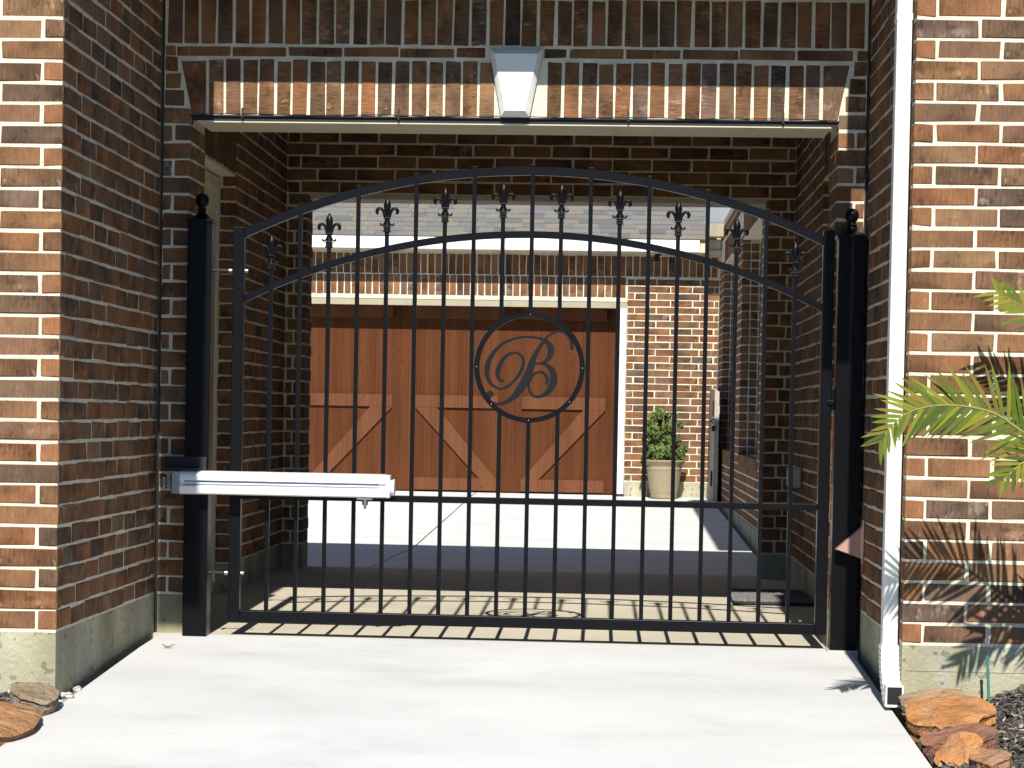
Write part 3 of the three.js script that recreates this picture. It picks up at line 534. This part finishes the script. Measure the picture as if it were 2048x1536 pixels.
{
  const g = thing('driveway_gate', 'black metal driveway gate with arched top and a monogram ring', 'gate', [0.1055, 0, GZ]);
  const X0 = 0.1055, st = [[-1.278, -1.226], [1.438, 1.49]], bot = -0.112, by = -0.06;
  st.forEach(([a, c], i) => mesh('stile', bx(a - X0, c - X0, bot, i ? 1.742 : 1.722, -0.026, 0.026, 0.004), mat.black, g));
  mesh('bottom_rail', bx(st[0][1] - X0, st[1][0] - X0, bot, by, -0.025, 0.025, 0.004), mat.black, g);
  mesh('middle_rail', bx(st[0][1] - X0, st[1][0] - X0, 0.459, 0.489, -0.022, 0.0075, 0.002), mat.black, g);
  mesh('top_arch', arcGeo(0, 2.015, 3.1, st[0][1] - X0, st[1][0] - X0, 0.036, 0.032).translate(0, 0, -0.009), mat.black, g);
  mesh('lower_arch', arcGeo(0, 1.719, 2.98, st[0][1] - X0, st[1][0] - X0, 0.028, 0.032).translate(0, 0, -0.009), mat.black, g);
  const fin = finialGeo(), yTop = (x) => 2.015 - 3.1 + Math.sqrt(3.1 * 3.1 - x * x), yLow = (x) => 1.719 - 2.98 + Math.sqrt(2.98 * 2.98 - x * x), RY = 1.093, RO = 0.2535;
  const bar = (x, y0, y1) => { const q = bx(-0.0095, 0.0095, 0, y1 - y0, -0.0095, 0.0095, 0.0015), m = mesh('picket', q, mat.black, g); m.position.set(x, y0, 0); return m; };
  for (let k = -9; k <= 9; k++) {
    const x = k * 0.1342, tall = k % 2 === 0, top = tall ? yTop(x) + 0.006 : yLow(x) + 0.068;
    const gap = Math.abs(k) <= 1 ? Math.sqrt(RO * RO - x * x) : 0;
    let up;
    if (gap) { bar(x, by - 0.004, RY - gap + 0.004); up = bar(x, RY + gap - 0.004, top); } else up = bar(x, by - 0.004, top);
    const len = gap ? top - (RY + gap - 0.004) : top - by + 0.004;
    if (tall) mesh('picket_cap', bx(-0.0115, 0.0115, len - 0.001, len + 0.006, -0.0115, 0.0115, 0.002), mat.black, up); else mesh('finial', fin, mat.black, up).position.set(0, len - 0.004, 0);
  }
  const ringS = new THREE.Shape(); ringS.absarc(0, 0, RO, 0, Math.PI * 2); const hole = new THREE.Path(); hole.absarc(0, 0, RO - 0.02, 0, Math.PI * 2, true); ringS.holes.push(hole);
  const ring = mesh('monogram_ring', boxUV(toCreasedNormals(new THREE.ExtrudeGeometry(ringS, { depth: 0.02, curveSegments: 48, bevelEnabled: true, bevelSize: 0.0015, bevelThickness: 0.0015, bevelSegments: 1 }), 0.5)), mat.black, g); ring.position.set(0, RY, -0.011);
  for (const a of [0, 0.5, 1, 1.25, 1.5, 1.78]) mesh('rivet', new THREE.SphereGeometry(0.0034, 10, 8), mat.steel, ring).position.set(0.2445 * Math.cos(a * Math.PI), 0.2445 * Math.sin(a * Math.PI), 0.0225);
  const stem = [[1450, 590, 34], [1446, 505, 34], [1415, 440, 30], [1360, 395, 24], [1290, 376, 20], [1220, 397, 20], [1150, 450, 22], [1090, 530, 32], [1030, 630, 46], [985, 730, 60], [950, 850, 74], [905, 960, 84], [850, 1060, 80], [790, 1140, 64], [720, 1200, 46], [640, 1240, 32], [570, 1248, 28], [510, 1232, 28], [470, 1190, 30], [478, 1145, 30]];
  const loop = [[648, 980, 26], [605, 962, 36], [575, 910, 42], [575, 850, 45], [602, 780, 44], [650, 700, 36], [710, 652, 28], [775, 636, 22], [838, 660, 24], [876, 720, 28], [870, 800, 30], [832, 890, 30], [770, 970, 26], [700, 1035, 24], [620, 1068, 22], [552, 1050, 24], [490, 1000, 32], [452, 920, 46], [446, 830, 52], [470, 730, 48], [530, 630, 40], [620, 540, 32], [730, 482, 26], [850, 452, 22], [960, 447, 22], [1060, 462, 24], [1140, 495, 38], [1190, 550, 58], [1202, 612, 66], [1182, 680, 52], [1138, 735, 32], [1080, 758, 22], [1000, 766, 20]];
  const bowl = [[1040, 763, 20], [1090, 758, 22], [1150, 776, 34], [1208, 825, 58], [1238, 900, 70], [1232, 990, 72], [1188, 1080, 60], [1118, 1135, 36], [1040, 1155, 26], [980, 1125, 24], [946, 1050, 26], [952, 970, 26], [990, 902, 26], [1050, 866, 24], [1110, 866, 26], [1148, 900, 32], [1163, 950, 36], [1150, 1012, 24]];
  const dot = cyl(42 * 0.000389, 42 * 0.000389, 0.016, (488 - 950) * 0.000389, (808 - 1133) * 0.000389, 0, 24, 'z');
  mesh('monogram_letter', merge([strokeGeo(stem, 0.014), strokeGeo(loop, 0.01), strokeGeo(bowl, 0.006), dot]), new THREE.MeshPhysicalMaterial({ color: new THREE.Color().setRGB(0.006, 0.006, 0.007), roughness: 0.5, specularIntensity: 0.3 }), g).position.set(0, RY, 0);
  for (const y of [1.519, 0.113]) {
    const hg = mesh('hinge', merge([cyl(0.008, 0.008, 0.1, -1.325 - X0, y, 0.012, 12, 'x'), bx(-1.356 - X0, -1.342 - X0, y - 0.045, y + 0.012, -0.012, 0.02, 0.002)]), mat.blackMatt, g);
    for (const [x, r] of [[-1.29, 0.012], [-1.215, 0.011]]) mesh('hinge_nut', cyl(r, r, 0.014, x - X0, y, 0.012, 6, 'x'), mat.steel, hg);
  }
  mesh('latch', merge([bx(1.491 - X0, 1.503 - X0, 0.92, 1.02, -0.02, 0.025, 0.002), bx(1.47 - X0, 1.503 - X0, 0.945, 0.965, 0.0265, 0.036, 0.002)]), mat.black, g);
}
// ---------------------------------------------------------------- gate posts
function post(label, x, base, top, w) {
  const p = thing('gate_post', label, 'post', [x, base, GZ], null);
  const h = top - base;
  mesh('shaft', bx(-w / 2, w / 2, 0, h, -w / 2, w / 2, 0.005), mat.black, p);
  mesh('cap', merge([bx(-w / 2 - 0.006, w / 2 + 0.006, h - 0.01, h + 0.008, -w / 2 - 0.006, w / 2 + 0.006, 0.003), boxUV(new THREE.CylinderGeometry(0.03, w * 0.68, 0.022, 4).rotateY(Math.PI / 4).translate(0, h + 0.019, 0))]), mat.black, p);
  mesh('ball', boxUV(new THREE.LatheGeometry([[0, h + 0.024], [0.032, h + 0.028], [0.022, h + 0.034], [0.016, h + 0.045], [0.018, h + 0.052], [0.024, h + 0.055], [0.018, h + 0.059], [0.014, h + 0.066], [0.022, h + 0.072], [0.03, h + 0.085], [0.0325, h + 0.098], [0.03, h + 0.112], [0.022, h + 0.124], [0.01, h + 0.13], [0, h + 0.131]].map(([a, c]) => new THREE.Vector2(a, c)), 24)), mat.black, p);
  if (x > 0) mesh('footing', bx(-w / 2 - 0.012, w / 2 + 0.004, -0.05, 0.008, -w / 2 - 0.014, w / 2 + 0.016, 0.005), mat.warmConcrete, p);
  return p;
}
post('square black gate post carrying the hinges and the gate opener, ball on top', -1.43, -0.184, 1.745, 0.113);
post('square black gate post on the latch side by the downspout, ball on top', 1.566, -0.184, 1.712, 0.122);
// ---------------------------------------------------------------- gate opener
{
  const o = thing('gate_opener', 'white aluminium gate opener arm mounted low across the gate bars', 'gate opener', [-1.5, 0.535, 0.17]);
  const s = new THREE.Shape(); // cross-section: z across, y up
  const pr = [[-0.045, -0.054], [0.03, -0.054], [0.042, -0.048], [0.046, -0.03], [0.046, -0.015], [0.032, -0.012], [0.032, -0.006], [0.036, -0.004], [0.036, 0.0], [0.032, 0.002], [0.032, 0.01], [0.046, 0.013], [0.045, 0.03], [0.036, 0.046], [0.02, 0.054], [-0.045, 0.054]];
  s.setFromPoints(pr.map(([z, y]) => new THREE.Vector2(z, y)));
  const e = new THREE.ExtrudeGeometry(s, { depth: 0.95, bevelEnabled: false }); e.rotateY(-Math.PI / 2); e.scale(-1, 1, 1); // length along +x
  { const ix = e.toNonIndexed ? (e.index ? e.toNonIndexed() : e) : e, p = ix.attributes.position.array; for (let i = 0; i < p.length; i += 9) for (let a = 0; a < 3; a++) { const t = p[i + 3 + a]; p[i + 3 + a] = p[i + 6 + a]; p[i + 6 + a] = t; } ix.computeBoundingBox(); const bbx = ix.boundingBox; ix.translate(0.01 - bbx.min.x, 0, 0); ix.computeVertexNormals(); mesh('housing', boxUV(toCreasedNormals(ix, 0.7)), mat.alu, o); }
  mesh('channel_insert', merge([bx(0.03, 0.93, -0.0115, 0.0125, 0.0, 0.0326)]), mat.aluDark, o);
  mesh('end_cap', merge([bx(0.9605, 0.982, -0.054, 0.052, -0.044, 0.042, 0.008), cyl(0.03, 0.04, 0.022, 0.99, -0.005, 0, 20, 'x')]), mat.alu, o);
  mesh('rear_cap', bx(-0.03, 0.009, -0.052, 0.053, -0.044, 0.043, 0.006), mat.aluDark, o);
  each('rear_bracket', ([bx(-0.07, 0.12, 0.058, 0.118, -0.045, -0.03), bx(-0.06, 0.1, 0.055, 0.066, -0.03, 0.03), bx(-0.06, -0.02, -0.075, -0.056, -0.045, 0.03)]), mat.blackMatt, o);
  mesh('clevis', merge([bx(-0.085, -0.03, 0.006, 0.012, -0.02, 0.02, 0.002), bx(-0.085, -0.03, -0.018, -0.012, -0.02, 0.02, 0.002), cyl(0.01, 0.01, 0.05, -0.07, -0.003, 0, 12), bx(-0.09, -0.05, -0.004, 0.0, 0.0, 0.03)]), mat.steel, o);
  mesh('front_bracket', merge([bx(0.83, 0.9, -0.063, -0.055, -0.1, 0.03), cyl(0.016, 0.016, 0.012, 0.866, -0.07, 0.012, 6), cyl(0.013, 0.013, 0.014, 0.866, -0.082, 0.012, 14), cyl(0.006, 0.006, 0.02, 0.866, -0.096, 0.012, 10)]), mat.steel, o);
}
// ---------------------------------------------------------------- small fittings
{
  const d = thing('downspout', 'white metal downspout fixed to the brick corner beside the palm', 'downspout', [1.606, floorY(1.5), 1.505]), w = 0.03, dp = 0.04, G0 = 2.9 - floorY(1.5);
  mesh('pipe', bx(-w, w, 0.225, G0, -dp, dp, 0.008), mat.white, d);
  const tz = (y) => y < 0.2 ? (1 - y / 0.2) ** 2 * 0.17 : 0; // bottom elbow kicks out over the paving
  const ring = []; const lv = zr(0, 0.224, 22);
  const pos = [], idx = []; lv.forEach((y, i) => { const bump = i % 2 ? 0.0025 : 0, a = w + 0.003 + bump, c = dp + 0.003 + bump, z = tz(y), yy = 0.02 + y * 0.92; for (const [sx, sz] of [[-1, -1], [1, -1], [1, 1], [-1, 1]]) pos.push(sx * a, yy + (sz > 0 ? -0.0 : 0.0) + (0.2 - Math.min(y, 0.2)) * 0.12 * (sz < 0 ? -0.2 : 0.4), z + sz * c); if (i) for (let k = 0; k < 4; k++) { const q = (i - 1) * 4 + k, r = (i - 1) * 4 + (k + 1) % 4; idx.push(q, r, q + 4, r, r + 4, q + 4); } });
  const g = new THREE.BufferGeometry(); g.setAttribute('position', new THREE.Float32BufferAttribute(pos, 3)); g.setIndex(idx); const eg = toCreasedNormals(g, 0.4);
  mesh('elbow', boxUV(eg), mat.white, d);
  mesh('outlet', merge([bx(-w + 0.001, w - 0.001, 0.012, 0.088, 0.214, 0.2185), bx(-w - 0.002, w + 0.002, 0.006, 0.014, 0.15, 0.222), bx(-w - 0.004, -w, 0.006, 0.09, 0.15, 0.222), bx(w, w + 0.004, 0.006, 0.09, 0.15, 0.222)]), mat.white, d);
  mesh('outlet_mouth', bx(-w + 0.002, w - 0.002, 0.016, 0.084, 0.219, 0.2205), mat.void, d);
  each('coupling', ([bx(-w - 0.0025, w + 0.0025, 0.218, 0.232, -dp - 0.0025, dp + 0.0025, 0.004), bx(-w - 0.002, w + 0.002, 2.69, 2.72, -dp - 0.002, dp + 0.002, 0.004)]), mat.white, d);
}
{
  const t = thing('wall_bracket', 'copper brown wedge bracket on the brick beside the latch post', 'bracket', [1.6385, 0.3, 0.2]);
  const s = new THREE.Shape([new THREE.Vector2(0, 0.1), new THREE.Vector2(-0.12, -0.01), new THREE.Vector2(0, -0.05)]), e = new THREE.ExtrudeGeometry(s, { depth: 0.06, bevelEnabled: true, bevelSize: 0.002, bevelThickness: 0.002, bevelSegments: 1 }); e.translate(0, 0, -0.06);
  mesh('wedge', boxUV(e), mat.plate, t); mesh('flange', bx(-0.006, 0, -0.075, 0.125, -0.064, 0.008, 0.002), mat.plate, t);
}
{
  const z = -2.68, y = floorY(z), m = thing('door_mat', 'thick black bristle door mat on the passage floor', 'mat', [1.41, y, z]);
  const base = mesh('base', bx(-0.225, 0.225, 0.002, 0.02, -0.3, 0.47, 0.006), mat.blackMatt, m);
  const im = new THREE.InstancedMesh(new THREE.ConeGeometry(0.006, 0.022, 4), M([0.16, 0.155, 0.15], 0.9), 5200), o = new THREE.Object3D();
  for (let i = 0; i < 5200; i++) { o.position.set(rr(-0.215, 0.215), 0.027, rr(-0.29, 0.46)); o.rotation.set(rr(-0.4, 0.4), rr(0, 3), rr(-0.4, 0.4)); o.scale.setScalar(rr(0.8, 1.3)); o.updateMatrix(); im.setMatrixAt(i, o.matrix); }
  im.name = 'bristles'; im.userData.kind = 'stuff'; m.add(im);
}
{
  const t = thing('outlet_box', 'grey weatherproof outlet box on the dark passage wall', 'outlet box', [1.6385, 0.52, -3.35]);
  mesh('cover', bx(-0.05, 0, -0.06, 0.06, -0.04, 0.04, 0.008), mat.grey, t); mesh('lid', merge([bx(-0.085, -0.051, -0.052, 0.052, -0.034, 0.034, 0.012), bx(-0.09, -0.05, 0.053, 0.062, -0.036, 0.036, 0.003)]), mat.grey, t);
}
{
  const s = thing('garden_stake', 'thin green garden stake standing against the footing by the palm', 'stake', [1.972, -0.26, 1.76]);
  const q = mesh('rod', cyl(0.0055, 0.0055, 0.24, -0.006, 0.11, 0, 8), mat.greenStake, s); q.rotation.z = 0.055; mesh('tip', cyl(0.0068, 0.0068, 0.012, -0.006, 0.232, 0, 8), mat.greenStake, s).rotation.z = 0.055;
}
// ---------------------------------------------------------------- planting beds: soil, mulch, stones
function bedY(x, z) { const f = floorY(z); return x > 0 ? f - 0.02 + 0.075 * smooth(1.88, 2.12, x) * smooth(3.6, 1.9, z) + 0.03 * smooth(2.0, 1.7, z) : f + 0.02; }
{
  const sheet = (x0, x1, z0, z1) => { const g = new THREE.PlaneGeometry(x1 - x0, z1 - z0, 40, 40).rotateX(-Math.PI / 2).translate((x0 + x1) / 2, 0, (z0 + z1) / 2), p = g.attributes.position; for (let i = 0; i < p.count; i++) p.setY(i, bedY(p.getX(i), p.getZ(i)) - 0.012 + rr(-0.006, 0.006)); g.computeVertexNormals(); return boxUV(g); };
  tag(mesh('soil_bed', merge([sheet(1.63, 4.5, 1.64, 5), sheet(-4.5, -1.63, 1.966, 5)]), mat.soil), 'dark soil of the planting beds either side of the driveway', null, null, 'structure');
  const N = 9000, shred = boxUV(new THREE.BoxGeometry(0.05, 0.004, 0.009, 3, 1, 1)); { const p = shred.attributes.position; for (let i = 0; i < p.count; i++) { const x = p.getX(i) / 0.025; p.setY(i, p.getY(i) - x * x * 0.005); p.setZ(i, p.getZ(i) * (1 - 0.5 * x * x)); } shred.computeVertexNormals(); }
  const im = new THREE.InstancedMesh(shred, M([1, 1, 1], 0.95), N), o = new THREE.Object3D(), c = new THREE.Color();
  for (let i = 0; i < N; i++) {
    const R = rnd() < 0.72, x = R ? rr(1.66, 2.5) : rr(-2.3, -1.64), z = R ? rr(1.645, 3.4) : rr(1.97, 2.9); o.position.set(x, bedY(x, z) + rr(-0.006, 0.012), z); o.rotation.set(rr(-0.5, 0.5), rr(0, 6.28), rr(-0.6, 0.6)); o.scale.set(rr(0.5, 1.3), 1, rr(0.6, 1.5)); o.updateMatrix(); im.setMatrixAt(i, o.matrix);
    const lt = rnd() < 0.13, k = lt ? rr(0.16, 0.4) : rr(0.02, 0.1); im.setColorAt(i, c.setRGB(k, k * (lt ? 0.82 : 0.93), k * (lt ? 0.6 : 0.84)));
  }
  im.name = 'mulch'; tag(im, 'dark shredded mulch spread over the planting beds', 'mulch', null, 'stuff'); scene.add(im);
}
function stone(label, cat, name, pos, [w, h, d], rot, color, sd) { // broken slab: rough rounded box with split faces
  seed = sd; const g0 = new THREE.BoxGeometry(w, h, d, 12, 6, 10), p = g0.attributes.position, k = [rr(-0.16, 0.16), rr(-0.16, 0.16), rr(-0.2, 0.2)];
  const ph = [rr(0, 9), rr(0, 9), rr(0, 9)];
  for (let i = 0; i < p.count; i++) {
    let x = p.getX(i) / w * 2, y = p.getY(i) / h * 2, z = p.getZ(i) / d * 2;
    const e = Math.max(0, Math.abs(x) + Math.abs(z) - 1.35) * 0.42, sx = 1 - e + 0.06 * Math.sin(z * 4 + ph[0]) + 0.04 * Math.sin(y * 7 + ph[1]), sz = 1 - e + 0.07 * Math.sin(x * 5 + ph[1]) + 0.05 * Math.sin(y * 8 + ph[2]);
    const ye = 1 - 0.16 * Math.max(0, Math.max(Math.abs(x), Math.abs(z)) - 0.75) / 0.25 * (Math.abs(y) > 0.9 ? 1 : 0) + 0.1 * Math.sin(x * 3 + ph[2]) * Math.sin(z * 3 + ph[0]) * (y > 0 ? 1 : 0.4);
    p.setXYZ(i, x * w / 2 * sx * (1 + k[0] * z), y * h / 2 * ye * (1 + k[2] * x), z * d / 2 * sz * (1 + k[1] * x));
    const f = Math.min(0.018, 0.1 * h); p.setXYZ(i, p.getX(i) + f * (fbm(y * 2 + 5, z * 2 + 5, 4, 4, 4, sd) - 0.5), p.getY(i) + f * 1.2 * (fbm(x * 2 + 5, z * 2 + 5, 3, 3, 3, sd + 5) - 0.5), p.getZ(i) + f * (fbm(x * 2 + 5, y * 2 + 5, 3, 3, 3, sd + 9) - 0.5));
  }
  const g = boxUV(toCreasedNormals(g0, 0.55), rr(0, 1), rr(0, 1));
  const m = tag(mesh(name, g, M(color, 0.92, { map: T.stone, bumpMap: T.rough, bumpScale: 0.02 })), label, cat, null); m.position.set(...pos); m.rotation.set(...rot); return m;
}
stone('large flat orange stone lying at the footing beside the downspout outlet', 'stone', 'edging_stone', [1.765, -0.232, 2.12], [0.31, 0.1, 0.27], [0.3, 0.12, 0.1], [0.5, 0.225, 0.075], 11);
stone('thin tan stone wedged between the large orange stone and the footing', 'stone', 'edging_stone', [1.735, -0.2, 1.84], [0.24, 0.05, 0.2], [0.2, -0.1, 0.16], [0.42, 0.28, 0.16], 23);
stone('long dark reddish stone leaning under the large orange stone', 'stone', 'edging_stone', [1.755, -0.278, 2.42], [0.27, 0.09, 0.16], [0.25, 0.25, 0.14], [0.3, 0.14, 0.085], 37);
stone('small bright orange stone in front of the reddish stone', 'stone', 'edging_stone', [1.725, -0.292, 2.66], [0.17, 0.085, 0.16], [0.35, 0.45, 0.36], [0.55, 0.24, 0.08], 41);
stone('tan brown stone at the picture bottom next to the mulch', 'stone', 'edging_stone', [1.815, -0.305, 2.76], [0.13, 0.09, 0.14], [0.25, -0.3, 0.2], [0.4, 0.21, 0.1], 59);
stone('broad rust brown stone with a ragged edge along the driveway, below the opener side pier', 'stone', 'edging_stone', [-1.71, -0.3, 2.72], [0.28, 0.12, 0.62], [0.07, -0.16, -0.16], [0.42, 0.22, 0.09], 67);
stone('speckled brown stone against the foot of the opener side pier', 'stone', 'edging_stone', [-1.665, -0.245, 2.2], [0.17, 0.1, 0.24], [0.2, 0.3, -0.14], [0.33, 0.25, 0.15], 71);
for (const [x, z, s, l] of [[-1.605, 2.06, 0.05, 'white pebble by the corner of the opener side pier'], [-1.612, 1.88, 0.058, 'flat white pebble just behind the pier corner, along the driveway edge'], [-1.614, 1.7, 0.04, 'smallest white pebble farthest along the driveway edge']]) stone(l, 'pebble', 'edging_pebble', [x, floorY(z) - 0.005, z], [s * 0.8, s * 0.6, s * 1.7], [0.1, 0.4, 0.1], [0.75, 0.74, 0.7], 80 + Math.round(s * 1000));
{
  const l = thing('dry_leaf', 'tiny curled dry leaf on the driveway in front of the opener post', 'leaf', [-1.47, floorY(0.55) + 0.004, 0.55]), lg = new THREE.PlaneGeometry(0.05, 0.022, 6, 2).rotateX(-Math.PI / 2), p = lg.attributes.position;
  for (let i = 0; i < p.count; i++) { const x = p.getX(i) / 0.025, z = p.getZ(i) / 0.011; p.setXYZ(i, p.getX(i), 0.012 * x * x + 0.005 * z * z, p.getZ(i) * (1.05 - 0.8 * x * x)); } lg.computeVertexNormals();
  mesh('blade', boxUV(lg), M([0.2, 0.17, 0.07], 0.9, { side: THREE.DoubleSide }), l); mesh('stalk', tube([[0.025, 0.012, 0], [0.035, 0.014, 0.004], [0.042, 0.012, 0.01]], 0.0012, 8, 5), M([0.2, 0.15, 0.08], 0.9), l);
}
// ---------------------------------------------------------------- palm
{
  seed = 991;
  const p = thing('palm', 'green feather palm arching in from the edge over the brick pier', 'palm', [2.62, -0.2, 2.3]);
  const base = p.position, leafG = [];
  for (let k = 0; k < 3; k++) { // folded leaflet along +x, unit length
    const pos = [], idx = [], n = 5; for (let i = 0; i <= n; i++) { const t = i / n, w = Math.sin(Math.PI * Math.min(1, 0.12 + t * 0.88)) ** 0.6 * (1 - t * 0.35), y = -(0.08 + 0.05 * k) * t * t; pos.push(t, y + 0.22 * w * 0.06, w * 0.046, t, y, 0, t, y + 0.22 * w * 0.06, -w * 0.046); if (i) { const a = (i - 1) * 3; idx.push(a, a + 1, a + 3, a + 1, a + 4, a + 3, a + 1, a + 2, a + 4, a + 2, a + 5, a + 4); } }
    const g = new THREE.BufferGeometry(); g.setAttribute('position', new THREE.Float32BufferAttribute(pos, 3)); g.setIndex(idx); g.computeVertexNormals(); leafG.push(boxUV(g));
  }
  const lm = [[0.125, 0.165, 0.01], [0.085, 0.125, 0.01], [0.18, 0.195, 0.012], [0.05, 0.085, 0.008], [0.16, 0.145, 0.018]].map((c) => new THREE.MeshPhysicalMaterial({ color: new THREE.Color().setRGB(...c), roughness: 0.75, specularIntensity: 0.35, side: THREE.DoubleSide, transmission: 0.3, thickness: 0 }));
  const rm = M([0.2, 0.2, 0.05], 0.6), loose = [];
  function frond(pts, nrm, len, count, single) {
    const cu = new THREE.CatmullRomCurve3(pts.map((q) => new THREE.Vector3(...q).sub(base))), N = new THREE.Vector3(...nrm).normalize();
    const tg = new THREE.TubeGeometry(cu, 30, 1, 7), tp = tg.attributes.position; for (let i = 0; i <= 30; i++) { const c = cu.getPointAt(i / 30), r = 0.009 * (1 - i / 30) + 0.0018; for (let j = 0; j <= 7; j++) { const q = i * 8 + j; tp.setXYZ(q, c.x + (tp.getX(q) - c.x) * r, c.y + (tp.getY(q) - c.y) * r, c.z + (tp.getZ(q) - c.z) * r); } } tg.computeVertexNormals();
    const fr = mesh('frond', boxUV(tg), rm, p);
    for (let i = 0; i < count; i++) for (const s of [-1, 1]) {
      const t = 0.2 + 0.8 * (i + 0.5 + 0.3 * s * 0.5) / count; if (t > 1) continue;
      const c = cu.getPointAt(t), tan = cu.getTangentAt(t), side = new THREE.Vector3().crossVectors(N, tan).normalize().multiplyScalar(s), ang = 1.32 - 0.72 * t + rr(-0.1, 0.1);
      const dir = tan.clone().multiplyScalar(Math.cos(ang)).addScaledVector(side, Math.sin(ang)).addScaledVector(N, 0.28 + rr(-0.14, 0.14)); dir.y -= 0.1; dir.normalize();
      const zax = new THREE.Vector3().crossVectors(dir, N).normalize(), yax = new THREE.Vector3().crossVectors(zax, dir).normalize(), mt = new THREE.Matrix4().makeBasis(dir, yax, zax), l = len * (0.62 + 0.5 * Math.sin(Math.PI * Math.min(1, 0.15 + t * 0.8))) * rr(0.85, 1.1) * (t > 0.85 ? 0.72 : 1);
      const m4 = mt.clone().scale(new THREE.Vector3(l, l, 0.2)).setPosition(c), g = pick(leafG), m = pick(lm);
      if (single) { const q = mesh('leaflet', g, m, fr); q.matrix.copy(m4); q.matrix.decompose(q.position, q.quaternion, q.scale); } else loose.push(g.clone().applyMatrix4(m4));
    }
  }
  // the two fronds in the picture
  frond([[2.6, 0.55, 2.3], [2.3, 0.66, 2.32], [1.97, 0.845, 2.32], [1.86, 0.914, 2.32], [1.67, 0.937, 2.33], [1.54, 0.9, 2.35], [1.45, 0.8, 2.38]], [0.1, 0.35, 1], 0.185, 46, 1);
  frond([[2.6, 0.62, 2.25], [2.42, 0.97, 2.12], [2.22, 1.18, 2.02], [2.05, 1.3, 1.96], [1.92, 1.37, 1.93]], [-0.3, 0.5, 1], 0.17, 30, 1);
  frond([[2.6, 0.5, 2.32], [2.35, 0.72, 2.38], [2.12, 0.79, 2.42], [1.98, 0.76, 2.45], [1.87, 0.67, 2.48]], [0.1, 0.5, 1], 0.17, 26, 1);
  // fronds beyond the frame
  for (const f of [[[2.6, 0.62, 2.3], [2.5, 1.2, 2.25], [2.45, 1.6, 2.2], [2.35, 1.85, 2.2], [2.28, 1.95, 2.2]], [[2.6, 0.6, 2.3], [2.75, 1.1, 2.4], [2.9, 1.4, 2.5], [3.1, 1.45, 2.6]], [[2.62, 0.55, 2.3], [2.95, 0.8, 2.3], [3.25, 0.85, 2.3], [3.5, 0.7, 2.3]], [[2.6, 0.5, 2.3], [2.45, 0.75, 2.7], [2.35, 0.8, 3.0], [2.3, 0.65, 3.25]], [[2.6, 0.5, 2.3], [2.4, 0.6, 2.2], [2.2, 0.55, 2.1], [2.12, 0.4, 2.05]], [[2.6, 0.55, 2.25], [2.7, 0.75, 2.0], [2.75, 0.75, 1.85]]]) frond(f, [0.1, 0.8, 0.7], 0.18, 30, 0);
  const lo = mesh('leaflets', mergeGeometries(loose), lm[1], p); lo.userData.kind = 'stuff';
  const tr = []; for (let i = 0; i < 9; i++) tr.push(cyl(0.055 - i * 0.001, 0.07 - i * 0.002, 0.085, 0, 0.04 + i * 0.08, 0, 12));
  mesh('trunk', merge(tr), M([0.14, 0.1, 0.06], 0.95, { bumpMap: T.rough, bumpScale: 0.01 }), p);
}
renderer.render(scene, camera);
